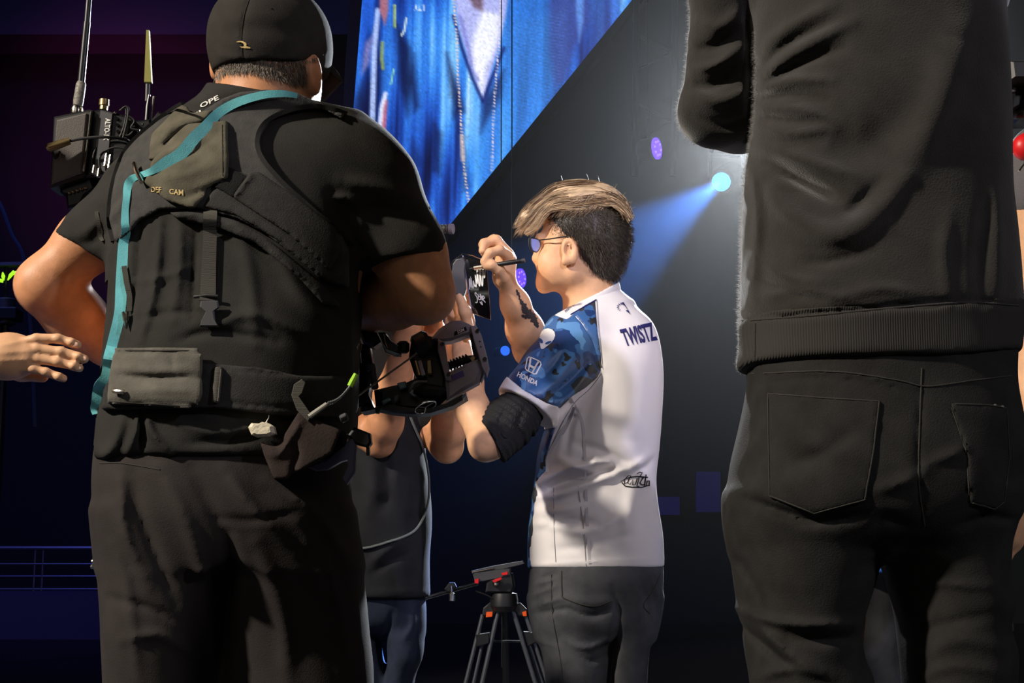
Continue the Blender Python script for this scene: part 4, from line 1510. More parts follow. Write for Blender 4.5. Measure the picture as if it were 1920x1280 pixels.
def build_player():
    Y = 3.3
    base = W(1115, 1040, Y) * [1, 1, 0]
    camo = camo_material()
    # --- jersey volume
    js = S(0.0042)
    rings = [(575, 1092, 1178, Y + .02, .07), (600, 1072, 1217, Y + .015, .085), (630, 1058, 1234, Y + .01, .10), (670, 1050, 1241, Y, .112), (720, 1040, 1243, Y, .120), (790, 1026, 1240, Y, .122), (850, 1010, 1234, Y, .118), (900, 1004, 1230, Y, .116),
             (950, 998, 1234, Y, .120), (1010, 992, 1243, Y, .128), (1064, 990, 1246, Y, .134)]
    js.loft(rings, .02, .008, 2.3)
    js.limb([J(1112, 600, Y + .02, 40), J(1082, 640, Y - .03, 58), J(1040, 700, Y - .09, 58), J(998, 746, Y - .14, 51), J(976, 772, Y - .168, 49)], .04)
    js.limb([J(1150, 600, Y + .04, 44), J(1140, 630, Y + .13, 50), J(1075, 640, Y + .16, 46)], .05)
    js.cone(J(1112, 560, Y + .02, 52), J(1126, 596, Y + .02, 58), .03)
    # sleeve end
    sn = np.array([-.52, -.18, -.83])
    js.add(lambda P, q=W(985, 759, Y - .155).astype(np.float32), n=(sn / np.linalg.norm(sn)).astype(np.float32):
           np.where(((P - q) ** 2).sum(-1) < .0070, (P - q) @ n, -1), [-99] * 3, [99] * 3, .003, 'i')
    # neck opening
    js.plane(W(1110, 556, Y), (-.44, -.12, .9), .004)
    js.cone(J(1108, 500, Y + .02, 46), J(1112, 575, Y + .02, 47), .004, 's')
    yb = 3.42
    for pts, w_, h_ in [
        ([(1010, 905), (1060, 880), (1110, 868), (1140, 862)], 8, .012), ([(1020, 925), (1070, 900), (1130, 884), (1160, 872)], 7, -.012), ([(1005, 930), (1050, 925), (1120, 900), (1180, 885)], 9, .008),
        ([(1050, 860), (1090, 880), (1150, 895)], 8, .006), ([(1080, 830), (1140, 850), (1190, 880)], 9, -.006), ([(1120, 860), (1180, 880), (1235, 850)], 10, .007), ([(1150, 900), (1200, 880), (1232, 850)], 8, -.008),
        ([(1010, 960), (1060, 955), (1110, 940)], 9, .005), ([(1010, 990), (1070, 975), (1130, 985)], 8, -.006), ([(1060, 1000), (1120, 990), (1180, 960)], 10, .006), ([(1040, 1030), (1120, 1020), (1180, 1000)], 9, -.004),
        ([(1000, 985), (1040, 985), (1090, 1000)], 8, .005), ([(1190, 900), (1180, 950), (1175, 1010)], 14, .005), ([(1120, 700), (1100, 760), (1090, 830)], 16, -.006), ([(1140, 650), (1180, 760), (1180, 830)], 30, .004),
        ([(1130, 690), (1100, 720), (1070, 770)], 7, .006), ([(1110, 640), (1125, 690), (1130, 720)], 6, -.004), ([(1020, 850), (1040, 800), (1075, 760)], 9, .008), ([(1060, 850), (1070, 800), (1085, 760)], 8, -.006),
        ([(1030, 650), (1010, 690), (985, 715)], 7, .005), ([(1080, 665), (1050, 705), (1020, 735)], 8, .006), ([(1060, 655), (1035, 690), (1000, 720)], 7, -.005), ([(1110, 690), (1070, 740), (1030, 762)], 7, .006), ([(1100, 680), (1060, 720), (1030, 742)], 6, -.006),
        ([(992, 1060), (1110, 1052), (1247, 1046)], 3, .0015),
    ]:
        js.fold(pts, w_, h_ * 1.6, yb)
    js.disp(lambda P: 0.0022 * noise(P, (16, 16, 34), 23))
    js.ell(W(1118, 1100, Y) + [0, 0, -.03], (.145, .118, .085), .01, mode='s')

    # --- body
    b = S(0.0036)
    # skull and profile face, turned away to the left
    b.ell(W(1098, 432, Y + .01), (.098, .078, .099), .02)
    b.ell(W(1053, 474, Y + .012), (.048, .064, .086), .025)
    b.cone(J(1072, 512, Y - .038, 22), J(1024, 530, Y - .006, 15), .03)
    b.cone(J(1072, 512, Y + .062, 22), J(1024, 530, Y + .026, 15), .03)
    b.ell(W(1018, 535, Y + .012), (.014, .026, .017), .012)
    b.cone(J(1040, 505, Y - .03, 18), J(1026, 516, Y - .01, 12), .03)
    b.cone(J(1012, 446, Y - .022, 9), J(1012, 446, Y + .046, 9), .014)
    b.cone(J(1014, 458, Y + .012, 6), J(1004, 482, Y + .012, 6.5), .008)
    b.ell(W(1008, 486, Y + .012), (.012, .019, .008), .006)
    b.ell(W(1022, 490, Y + .012), (.022, .036, .034), .014)
    b.cone(J(1011, 502, Y - .006, 5), J(1011, 502, Y + .030, 5), .004)
    b.cone(J(1012, 514, Y - .005, 5.5), J(1012, 514, Y + .029, 5.5), .004)
    b.ell(W(1036, 490, Y - .032), (.034, .022, .034), .02)
    # ear with its hollow
    eR = frame3((-.35, -.9, .05))
    b.ell(W(1068, 470, Y - .074), (.020, .010, .033), .005, np.stack([np.array([.96, -.2, .2]), np.array([.2, .97, 0]), np.array([-.2, .05, .98])], 1))
    b.ell(W(1066, 466, Y - .085), (.0115, .014, .020), .003, None, 's')
    b.ell(W(1060, 489, Y - .074), (.010, .009, .012), .006)
    b.cone(J(1067, 458, Y - .078, 2.2), J(1072, 482, Y - .077, 2.2), .003)
    # neck, trunk, hips and legs
    b.cone(J(1100, 490, Y + .01, 44), J(1106, 590, Y + .02, 52), .03)
    b.loft([(585, 1085, 1195, Y + .02, .07), (640, 1072, 1222, Y + .01, .088), (720, 1056, 1228, Y, .10), (850, 1030, 1220, Y, .10), (950, 1016, 1222, Y, .105), (1070, 1004, 1234, Y, .115), (1130, 1010, 1230, Y, .10)], .03)
    for xs in ([(1080, 1002, 1122), (1180, 1016, 1126), (1280, 1030, 1122), (1420, 1040, 1112), (1600, 1062, 1118)], [(1080, 1118, 1238), (1180, 1134, 1222), (1280, 1142, 1206), (1420, 1140, 1202), (1600, 1150, 1200)]):
        b.loft([(y, p, q, Y, (q - p) * Y / F * .5) for y, p, q in xs], .03)
    # near arm: shoulder, elbow, forearm up to the plaque
    b.limb([J(1110, 612, Y, 44), J(1050, 690, Y - .08, 44), J(998, 746, Y - .14, 32), J(925, 826, Y - .23, 30), J(909, 834, Y - .225, 28), J(887, 768, Y - .17, 30), J(877, 715, Y - .12, 27), J(867, 655, Y - .06, 20)], .02)
    wl = W(866, 650, Y - .06)
    b.ell(W(862, 606, Y - .045), (.036, .020, .052), .02)
    # fingers behind the plaque, thumb on its edge
    for (pts, r) in (([(850, 590, -.02), (846, 560, -.005), (848, 535, .03)], 9), ([(856, 586, 0), (852, 548, .02), (860, 520, .06)], 9), ([(866, 586, .015), (868, 548, .04), (876, 524, .07)], 8.5), ([(876, 590, .025), (882, 560, .05), (888, 540, .075)], 7.5)):
        b.limb([J(x, y, Y - .05 + z, r * (1 - .08 * i)) for i, (x, y, z) in enumerate(pts)], .006)
    b.limb([J(880, 625, Y - .09, 11), J(872, 585, Y - .115, 10.5), J(861, 553, Y - .105, 9)], .010)
    # far arm: shoulder hidden by the body, forearm rising to the pen hand
    b.limb([J(1150, 612, Y + .06, 40), J(1080, 640, Y + .15, 38), J(1000, 652, Y + .10, 36), J(984, 618, Y + .04, 33), J(966, 570, Y - .02, 25), J(951, 532, Y - .06, 18.5)], .025)
    b.ell(W(947, 502, Y - .07), (.022, .030, .036), .018)
    b.cone(J(940, 520, Y - .08, 17), J(948, 486, Y - .07, 19), .02)
    # index, middle, ring, little finger and thumb around the pen
    b.limb([J(953, 480, Y - .095, 11), J(937, 469, Y - .125, 10), J(919, 474, Y - .135, 9), J(907, 490, Y - .13, 7.5)], .006)
    b.limb([J(951, 474, Y - .07, 11), J(930, 450, Y - .075, 10), J(908, 456, Y - .085, 9), J(905, 470, Y - .095, 8)], .006)
    b.limb([J(947, 474, Y - .045, 10.5), J(926, 449, Y - .045, 9.5), J(906, 458, Y - .05, 8.5), J(907, 474, Y - .06, 7.5)], .006)
    b.limb([J(945, 480, Y - .025, 9.5), J(926, 462, Y - .02, 8.5), J(910, 470, Y - .025, 7.5), J(910, 482, Y - .035, 6.5)], .006)
    b.limb([J(944, 520, Y - .10, 12), J(935, 505, Y - .12, 10.5), J(922, 497, Y - .13, 9), J(911, 499, Y - .128, 7)], .008)
    o = b.build('person', M_SKIN_B, None, base, keep=True)
    tag(o, 'young player with blond-topped hair and glasses signing a plaque in a white and blue jersey', 'person')
    SB = [b.bvh]
    MB().ball(W(1027, 459, Y - .016), .0115, 10).build('eyeball', M_EYE, o)
    MB().ball(W(1027, 459, Y + .040), .0115, 10).build('eyeball', M_EYE, o)
    rs = np.random.RandomState(2)
    leaf = [(0, .5), (.18, .78), (.30, .70), (.46, 1.0), (.58, .80), (.78, .86), (1, .55), (.80, .36), (.66, .42), (.52, .10), (.38, .30), (.20, .22)]
    for (cx, cy, l, wd, an) in ((971, 551, 10, 4, 70), (982, 574, 14, 7, 60), (991, 588, 17, 10, 35), (1000, 600, 15, 9, 70), (986, 594, 10, 6, 20), (1009, 588, 8, 5, 60), (1006, 607, 9, 5, 80), (976, 563, 6, 3, 50)):
        ca, sa = math.cos(math.radians(an)), math.sin(math.radians(an))
        qd = [(cx + u * l * ca - v * wd * sa, cy + u * l * sa + v * wd * ca) for u, v in ((-1, 1), (1, 1), (1, -1), (-1, -1))]
        Print().fill(leaf).lay('tattoo', M_TAT, o, SB, qd, .0006, 4)
    Print().fill(leaf).lay('tattoo', M_TAT2, o, SB, [(1000, 592), (1010, 590), (1006, 576), (996, 578)], .0007, 4)

    jo = js.build('jersey', M_WHITE, o, keep=True)
    jo['label'] = 'white jersey with blue camouflage sleeve and side'
    JB = [js.bvh]

    def panel(name, m, poly, t, tin=-.006, ycut=3.40, h=.0036, par=jo, folds=()):
        s = S(h)
        s.base(js, t)
        s.poly(poly, .0025, Y - .1)
        s.plane((0, ycut, 0), (0, 1, 0))
        s.inner(js, tin)
        for f in folds:
            s.fold(*f)
        q = s.build(name, m, par, keep=True, smooth=1)
        JB.append(s.bvh)
        return q
    sleeve = panel('sleeve', camo, [(1062, 598), (1076, 590), (1090, 604), (1108, 632), (1122, 668), (1128, 694), (1120, 708), (1100, 726), (1074, 742), (1050, 766), (1043, 762), (1025, 757), (1005, 746), (980, 731), (961, 716), (945, 700), (960, 690), (980, 640), (1010, 600), (1040, 590)], .0022, -.008)
    cuff = panel('sleeve_cuff', M_WHITE, [(945, 700), (961, 715), (980, 730), (1005, 745), (1025, 756), (1044, 761), (1050, 768), (1046, 800), (1000, 810), (920, 740)], .005, -.010)
    panel('shoulder_yoke', camo, [(1058, 604), (1070, 592), (1096, 572), (1116, 561), (1118, 590), (1122, 630), (1130, 690), (1124, 690), (1110, 640), (1092, 606), (1078, 592), (1064, 600)], .0026, -.006)
    panel('side_panel', camo, [(980, 835), (1012, 820), (1038, 780), (1044, 770), (1042, 800), (1022, 862), (1026, 880), (1004, 905), (1008, 925), (1001, 950), (1000, 990), (994, 1030), (996, 1080), (970, 1080), (970, 900)], .0022, -.006)
    collar = S(.0036)
    collar.cone(J(1108, 520, Y + .02, 52), J(1112, 610, Y + .02, 66), .004)
    collar.plane(W(1106, 556, Y), (-.47, -.14, .88), .003)
    collar.add(lambda P, q=W(1108, 577, Y).astype(np.float32): -((P - q) @ np.array([-.47, -.14, .88], np.float32)), [-99] * 3, [99] * 3, .003, 'i')
    collar.cone(J(1106, 470, Y + .02, 44), J(1112, 640, Y + .02, 62), .003, 's')
    co = collar.build('collar', M_WHITE, jo, keep=True)
    JB.append(collar.bvh)
    # seams and tonal stripes
    for pts in ([(1038, 915), (1039, 990), (1043, 1066)], [(1084, 912), (1094, 990), (1099, 1060)], [(1128, 700), (1106, 728), (1076, 756), (1050, 800), (1022, 862)], [(1119, 562), (1122, 610), (1131, 692)]):
        stitch(pts, JB, jo, .0008, M_GREYP, name='seam')
    stitch([(1070, 590), (1098, 574), (1118, 562)], JB, jo, .0018, M_NAVYP, name='piping')
    for pts, wd in (([(1074, 762), (1060, 800), (1032, 850), (1028, 885)], 9), ([(1068, 745), (1092, 790), (1096, 840), (1098, 880), (1100, 960), (1106, 1056)], 5)):
        ribbon(pts, JB, 3.2, wd, .0012, .0008).build('stripe', mat('pale grey stripe', (186, 184, 190), .7, .2), jo)
    # wording and emblems
    Print().text('TWISTZ', .035).lay('name_lettering', M_NAVYP, jo, JB, [(1173, 650), (1233, 638), (1221, 604), (1161, 618)], .0014, 4)
    hp = Print()
    hp.fill([(.38, .98), (.55, 1), (1, 0), (.72, .28), (.86, .34), (.62, .72), (.50, .80)])
    hp.fill([(.66, .38), (.72, .26), (.86, .22), (.80, .34)])
    for i in range(6):
        a = math.radians(98 + 26 * i)
        hp.stroke([(.42 + .27 * math.cos(a), .62 + .22 * math.sin(a)), (.42 + .42 * math.cos(a + .1), .62 + .36 * math.sin(a + .1))], [.10 - .010 * i, .05 - .005 * i])
    hp.lay('horse_emblem', M_NAVYP, jo, JB, [(1158, 592), (1182, 590), (1180, 566), (1155, 568)], .0014, 4)
    Print().text('teamliquid', .005).lay('collar_lettering', M_NAVYP, co, JB, [(1061, 589), (1083, 569), (1080, 562), (1058, 581)], .0014, 4)
    ah = [(.5, 0), (.40, .04), (.24, .22), (.10, .42), (.04, .60), (.06, .78), (.18, .92), (.36, .99), (.5, 1), (.64, .99), (.82, .92), (.94, .78), (.96, .60), (.90, .42), (.76, .22), (.60, .04)]
    aq = [(1002, 652), (1031, 658), (1046, 622), (1019, 612)]
    Print().fill(ah).lay('head_emblem', M_WHITEP, sleeve, JB, aq, .0014, 4)
    for sg in (-1, 1):
        e = [(.5 + sg * x, y) for x, y in ((.08, .26), (.10, .33), (.20, .40), (.34, .44), (.40, .44), (.36, .36), (.26, .28), (.16, .24))]
        Print().fill(e if sg > 0 else e[::-1]).lay('emblem_eye', mat('blue print', (48, 84, 146), .7, .2), sleeve, JB, aq, .0026, 4)
    hd = Print()
    hd.stroke([(.22, .04), (.78, .04), (.90, .12), (1.0, .82), (.93, .95), (.80, .99), (.20, .99), (.07, .95), (0, .82), (.10, .12)], .075, 1.05, True)
    hd.stroke([(.20, .93), (.27, .62), (.34, .08)], [.13, .13, .10], 1.05).stroke([(.80, .93), (.73, .62), (.66, .08)], [.13, .13, .10], 1.05).stroke([(.27, .46), (.40, .42), (.60, .42), (.73, .46)], .15, 1.05)
    hd.lay('car_emblem', M_WHITEP, sleeve, JB, [(982, 693), (1006, 705), (1016, 679), (991, 668)], .0014, 4)
    Print().text('HONDA', .03).lay('sleeve_lettering', M_WHITEP, sleeve, JB, [(969, 706), (1006, 724), (1010, 715), (973, 697)], .0014, 4)
    tw = Print()
    for pts in ([(.02, .40), (.10, .55), (.16, .20), (.22, .30)], [(.12, .50), (.20, .85), (.30, .80), (.24, .30), (.34, .18), (.40, .50), (.44, .14), (.52, .20), (.54, .62)], [(.50, .92), (.58, 1.0), (.68, .96), (.64, .76)],
                [(.60, .70), (.58, .10), (.66, .06)], [(.70, .60), (.76, .66), (.70, .50), (.66, .30), (.74, .18), (.82, .20)], [(.82, .84), (.84, .10), (.90, .10), (.90, .45), (.97, .45), (1, .12)], [(.05, .30), (.20, .05), (.45, 0), (.75, .02), (.98, .18)], [(.14, .6), (.36, .70), (.58, .72), (.9, .66)]):
        tw.stroke(pts, .075, 2.0)
    tw.lay('script_emblem', M_BLKP, jo, JB, [(1161, 912), (1216, 915), (1221, 884), (1168, 888)], .0014, 4)

    # --- compression sleeve on the near arm
    cs = S(.0036)
    cs.limb([J(998, 746, Y - .14, 37), J(958, 790, Y - .185, 45), J(922, 830, Y - .228, 44)], .03)
    dr = np.array([-.62, -.35, -.70])
    cs.disp(lambda P: .0020 * np.sin((P @ dr.astype(np.float32)) * 420 + 2.5 * noise(P, 18, 9)) + .0015 * noise(P, 22, 10))
    for pts in ([(985, 762), (970, 800), (985, 838)], [(950, 765), (935, 800), (950, 850)], [(1010, 775), (995, 815), (1000, 830)]):
        cs.fold(pts, 5, -.006, 3.3)
    cs.add(lambda P, q=W(936, 818, Y - .22).astype(np.float32): (P - q) @ np.array([-.86, -.1, -.46], np.float32) - .020, [-99] * 3, [99] * 3, .004, 'i')
    so = cs.build('arm_sleeve', M_KNIT, o)
    so['label'] = 'black ribbed elbow sleeve'

    # --- jeans
    je = S(.0045)
    je.loft([(1040, 998, 1240, Y, .128), (1080, 991, 1243, Y, .135), (1130, 990, 1240, Y, .130), (1165, 996, 1236, Y, .12), (1200, 1003, 1230, Y, .09)], .02, .008, 2.3)
    je.loft([(1120, 991, 1130, Y, .105), (1180, 1003, 1146, Y, .10), (1230, 1016, 1148, Y, .095), (1280, 1022, 1142, Y, .09), (1400, 1030, 1128, Y + .01, .075), (1520, 1044, 1124, Y + .02, .065), (1625, 1052, 1128, Y + .02, .06)], .02, .008)
    je.loft([(1120, 1112, 1240, Y, .10), (1180, 1132, 1226, Y, .095), (1230, 1138, 1216, Y, .09), (1280, 1140, 1212, Y, .085), (1400, 1136, 1208, Y + .01, .075), (1520, 1140, 1204, Y + .02, .065), (1625, 1142, 1208, Y + .02, .06)], .02, .008)
    for pts, w_, h_ in [([(1005, 1095), (1040, 1085)], 4, .005), ([(1000, 1115), (1045, 1098)], 4, .005), ([(1004, 1135), (1060, 1120)], 4, .005), ([(1010, 1085), (1045, 1075)], 4, -.004), ([(1000, 1150), (1070, 1140)], 5, -.005), ([(1060, 1140), (1110, 1155), (1150, 1140)], 6, -.008),
                        ([(1075, 1120), (1110, 1132), (1150, 1125)], 9, .008), ([(1060, 1200), (1100, 1215), (1140, 1200)], 6, .005), ([(1080, 1225), (1110, 1240), (1140, 1225)], 5, -.005), ([(1150, 1100), (1160, 1160), (1146, 1280)], 8, -.014), ([(1200, 1090), (1215, 1140), (1200, 1170)], 6, -.006),
                        ([(1225, 1085), (1232, 1120)], 5, .006)]:
        je.fold(pts, w_, h_, 3.42)
    je.disp(lambda P: .0024 * noise(P, (22, 22, 30), 31) + .0012 * noise(P, 60, 32))
    jo2 = je.build('jeans', M_GJEAN, o, keep=True)
    stitch([(1034, 1076), (1036, 1150), (1050, 1230), (1056, 1279)], [je.bvh], jo2, .0009)
    stitch([(1053, 1070), (1054, 1110), (1060, 1122), (1110, 1136), (1148, 1126)], [je.bvh], jo2, .0014)
    stitch([(1238, 1076), (1222, 1110), (1206, 1134), (1218, 1150)], [je.bvh], jo2, .0010)
    shoe(o, W(1090, 1625, Y), (-.6, .8, 0))
    shoe(o, W(1176, 1625, Y), (-.3, .95, 0))

    # --- glasses
    g = MB()
    gl = [(996, 446), (1011, 450), (1013, 462), (1007, 472), (1000, 470), (996, 460)]

    def lensring(yy, sx):
        p = [W(1004 + (x - 1004) * sx, y, yy) + [0, 0, 0] for x, y in gl]
        return p + [p[0]]
    g.tube(curve_pts(lensring(Y - .030, 1.0), 4), .0014, 6)
    g.tube(curve_pts([q + [-.006, .0, 0] for q in lensring(Y + .05, .9)], 4), .0014, 6)
    g.tube([W(1000, 455, Y - .02), W(996, 455, Y + .04)], .0014, 6)
    g.tube([W(1011, 450, Y - .034), W(1030, 448, Y - .062), W(1062, 443, Y - .076), W(1072, 452, Y - .074)], .0016, 6)
    g.tube([W(1009, 450, Y + .06), W(1030, 448, Y + .085), W(1066, 444, Y + .092)], .0016, 6)
    gg = g.build('glasses', M_BLK, o)
    gg['label'] = 'thin dark-rimmed glasses'
    mg = mat('lens glass', (170, 185, 255), .05, .8)
    mg.node_tree.nodes['Principled BSDF'].inputs['Transmission Weight'].default_value = .6
    MB().prism(gl, Y - .031, .0015, .0003).build('lens', mg, gg)
    MB().prism([(1003 + (x - 1004) * .9, y) for x, y in gl], Y + .049, .0015, .0003).build('lens', mg, gg)

    # --- hair: dark clipped sides, blond swept top
    hs = S(.0036)
    hs.ell(W(1101, 433, Y + .010), (.103, .0835, .102), .02)
    hs.ell(W(1124, 468, Y + .012), (.064, .075, .078), .04)
    hs.ell(W(1122, 505, Y + .012), (.050, .056, .04), .03)
    hs.poly([(1036, 390), (1030, 412), (1038, 452), (1042, 468), (1052, 464), (1056, 446), (1076, 444), (1086, 462), (1084, 490), (1092, 510), (1112, 526), (1150, 528), (1185, 520), (1200, 400), (1180, 330), (1060, 330)], .004, Y)
    hs.disp(lambda P: .0014 * noise(P, (260, 260, 90), 5))
    ho = hs.build('hair', M_DHAIR, o, keep=True)
    ho['label'] = 'dark short sides under a blond swept top'
    lines = []
    for _ in range(5200):
        x, y = rs.uniform(1030, 1184), rs.uniform(388, 527)
        p = cast(x, y, [hs.bvh], -.001)
        if p is None:
            continue
        c = W(1095, 440, Y + .01)
        nrm = (p - c) / np.linalg.norm(p - c)
        d = nrm * .55 + np.array([.35, -.1, -.75]) * .6 + rs.randn(3) * .16
        d /= np.linalg.norm(d)
        l = rs.uniform(.007, .014)
        lines.append([p, p + d * l * .5, p + d * l + np.array([0, 0, -.002])])
    # silhouette fuzz round the back of the head
    V = np.array([v.co for v in ho.data.vertices]) + base
    for i in rs.choice(len(V), 3500, False):
        p = V[i]
        c = W(1095, 440, Y + .01)
        nrm = (p - c) / np.linalg.norm(p - c)
        d = nrm * .8 + np.array([.25, 0, -.6]) * .7 + rs.randn(3) * .15
        d /= np.linalg.norm(d)
        l = rs.uniform(.005, .012)
        lines.append([p - d * .001, p + d * l * .5, p + d * l])
    strands('short_strands', M_DHAIR, ho, lines, .0006)
    top = S(.0036)
    top.ell(W(1090, 391, Y + .010), (.100, .074, .053), .02, np.stack([np.array([.985, 0, .17]), np.array([0, 1, 0]), np.array([-.17, 0, .985])], 1))
    top.cone(J(1054, 378, Y + .01, 30), J(992, 411, Y + .0, 19), .03)
    top.cone(J(1130, 376, Y + .01, 24), J(1163, 396, Y + .01, 15), .03)
    top.poly([(960, 300), (1200, 300), (1190, 404), (1168, 396), (1148, 383), (1120, 383), (1084, 389), (1042, 391), (1022, 403), (1006, 426), (984, 436), (960, 436)], .006, Y)
    top.disp(lambda P: .004 * np.sin(((P[..., 1] - Y) * 2.0 + (P[..., 2]) * 1.0) * 230 + 3 * noise(P, (18, 30, 30), 6)) * .6)
    to = top.build('blond_top', M_BHAIR, ho, keep=True)
    to['label'] = 'blond swept-over top hair'
    tc = curve_pts([(1181, 404), (1173, 380), (1151, 361), (1126, 348), (1096, 342), (1060, 345), (1034, 354), (1010, 372), (990, 386), (975, 402), (966, 420)], 10)
    sc = curve_pts([(1179, 412), (1168, 398), (1148, 385), (1120, 385), (1084, 391), (1044, 392), (1024, 404), (1008, 428), (986, 440)], 10)
    mats3 = ([], [], [])
    for _ in range(150):
        t = rs.rand() ** 1.1
        sg = -1 if rs.rand() < .75 else 1
        u0 = rs.uniform(-.08, .55)
        u1 = min(1.03, u0 + rs.uniform(.35, .62))
        jt = rs.uniform(-.16, .16)
        bow = rs.uniform(-4, 7)
        cl = mats3[int(rs.choice(3, p=(.56, .30, .14) if t < .75 else (.34, .38, .28)))]
        for _s in range(24):
            jx, jy, jd = rs.randn() * 3.0, rs.randn() * 2.4, rs.randn() * .003
            du = rs.uniform(-.05, .05)
            pts = []
            for q in range(9):
                f = q / 8
                u = np.clip(u0 + du + (u1 - u0) * f, 0, 1)
                a = np.array([np.interp(u, np.linspace(0, 1, len(tc)), tc[:, z]) for z in (0, 1)])
                bb = np.array([np.interp(u, np.linspace(0, 1, len(sc)), sc[:, z]) for z in (0, 1)])
                tt = np.clip(t + jt * f, 0, 1.05)
                x, y = a * (1 - tt) + bb * tt
                lift = math.sin(math.pi * min(tt, 1) * .5)
                depth = (.012 + .066 * lift * (1 - .45 * max(0, (u - .55)) / .45)) * sg
                g = 1 - .65 * f
                pts.append(W(x + jx * g, y + jy * g - 1.0 - bow * math.sin(math.pi * f) * .6, Y + .010 + depth + jd * g))
            cl.append(pts)
    for _ in range(1700):        # wisps over the parting
        u = rs.uniform(.08, .62)
        i = u * (len(sc) - 1)
        i0 = int(min(i, len(sc) - 2))
        x, y = sc[i0] + (sc[i0 + 1] - sc[i0]) * (i - i0)
        p = cast(x + rs.randn() * 3, y - rs.uniform(-6, 16), [hs.bvh, top.bvh], .004)
        if p is None:
            continue
        d = np.array([-.35 - rs.rand() * .6, -.15, -.45 - .5 * rs.rand()])
        d /= np.linalg.norm(d)
        l = rs.uniform(.012, .034)
        mats3[int(rs.choice(3, p=(.2, .45, .35)))].append([p - d * l * .3, p + d * l * .3 + [0, -.001, 0], p + d * l + [0, .002, 0]])
    strands('blond_strands', M_BHAIR, to, mats3[0], .0009)
    strands('dark_blond_strands', M_BHAIR2, to, mats3[1], .0009)
    strands('root_strands', M_BHAIR3, to, mats3[2], .0009)
    lines = []
    for (x, y, dx, dy) in ((1056, 343, -4, -14), (1105, 340, -5, -14), (1125, 344, -4, -15), (1165, 370, 9, -10), (1172, 385, 14, -8), (1180, 392, 12, -4), (1152, 352, 6, -8), (1040, 354, -12, -2), (1030, 360, -14, -2)):
        p = W(x, y + 3, Y)
        q = W(x + dx, y + dy, Y - .01)
        lines.append([p, (p + q) / 2 + [0, 0, .002], q])
    for _ in range(340):
        x, y = rs.uniform(974, 1008), rs.uniform(412, 432)
        p = W(x + 12, y - 10, Y + rs.uniform(-.04, .03))
        q = p + np.array([-.012 - .022 * rs.rand(), rs.uniform(-.01, .01), -.008 - .026 * rs.rand()])
        lines.append([p, (p + q) / 2 + [0, 0, .003], q])
    strands('stray_strands', M_BHAIR, to, lines, .0006)
    return SB


PLAYER_SKIN = build_player()


def build_plaque_and_pen():
    Y = 3.2
    base = W(895, 540, Y)
    q = {'tl': W(869, 479, Y + .006), 'tr': W(911, 490, Y - .006), 'br': W(920, 600, Y - .006), 'bl': W(886, 588, Y + .006)}
    q = [q['bl'], q['br'], q['tr'], q['tl']]
    nrm = np.cross(q[1] - q[0], q[3] - q[0])
    nrm /= np.linalg.norm(nrm)
    if nrm[1] > 0:
        nrm = -nrm
    gm = mat('black glossy acrylic', (16, 14, 15), .06, .8, coat=1.0)
    s = MB().slab(q, -nrm * .006, .001)
    o = s.build('signed_plaque', gm, None, base, smooth=0)
    tag(o, 'glossy black award plaque with white signatures held up in front of the player', 'plaque')
    MB().slab([q[0] + (q[0] - q[1]) * .06, q[0], q[3], q[3] + (q[3] - q[2]) * .06], -nrm * .012, .0005).build('bevelled_edge', mat('lilac edge', (120, 112, 150), .3, .5), o)
    MB().prism([(849, 494), (856, 484), (869, 481), (873, 490), (872, 505), (874, 540), (868, 562), (858, 556), (849, 545), (846, 520)], Y - .015, .03, .003).build('back_stand', M_GREY, o)
    MB().tube([W(846, 497, Y - .01), W(850, 488, Y - .012), W(868, 475, Y - .02), W(885, 479, Y - .01), W(905, 487, Y + .02), W(909, 497, Y + .025)], .0012, 6).build('rim_wire', M_CHROME, o)
    MB().cyl(W(844, 520, Y), W(848, 520, Y), .008, 12).build('stand_stud', M_CHROME, o)
    me = o.data
    PB = [BVHTree.FromPolygons([tuple(np.array(v.co) + base) for v in me.vertices], [tuple(p.vertices) for p in me.polygons])]
    fq = [(886, 588), (920, 600), (911, 490), (869, 479)]
    pr = Print()
    for pts in ([(.05, .42), (.12, .62), (.14, .45), (.20, .66), (.22, .46), (.28, .52), (.30, .60), (.34, .50), (.40, .54)], [(.42, .50), (.44, .72), (.48, .56), (.56, .84), (.56, .56), (.62, .58), (.70, .90), (.70, .58), (.76, .60), (.84, .90), (.86, .70), (.95, .86)]):
        pr.stroke(curve_pts(pts, 4), .018, .4)
    pr.lay('signature', M_WHITEP, o, PB, fq, .0006, 6)
    pr = Print()
    for pts in ([(.42, .36), (.36, .40), (.30, .37), (.38, .32), (.36, .24), (.26, .22)], [(.48, .38), (.44, .30), (.54, .30)], [(.44, .34), (.54, .35)], [(.56, .30), (.58, .40), (.64, .30), (.66, .38)], [(.68, .30), (.70, .38), (.78, .36), (.70, .32), (.80, .28)], [(.50, .26), (.62, .22), (.60, .28)]):
        pr.stroke(curve_pts(pts, 4), .018, .4)
    pr.lay('signature', M_WHITEP, o, PB, fq, .0006, 6)
    # pen
    a, b = W(880, 504, 3.19), W(983, 488, 3.15)
    d = (b - a) / np.linalg.norm(b - a)
    pb = (a + b) / 2
    p = MB().tube([a + d * .028, a + d * .03, b - d * .004, b], [.0045, .0055, .0055, .004], 12).build('marker_pen', M_BLK, None, pb)
    tag(p, 'black marker pen with silver grip in the player\'s raised hand', 'pen')
    MB().tube([a + d * .008, a + d * .012, a + d * .032], [.0030, .0055, .0056], 12).build('grip', M_CHROME, p)
    MB().tube([a, a + d * .010], [.0012, .0028], 10).build('nib', M_BLK, p)
    MB().tube([b - d * .006, b + d * .001], [.0056, .005], 12).build('end_cap', M_GREY, p)


build_plaque_and_pen()


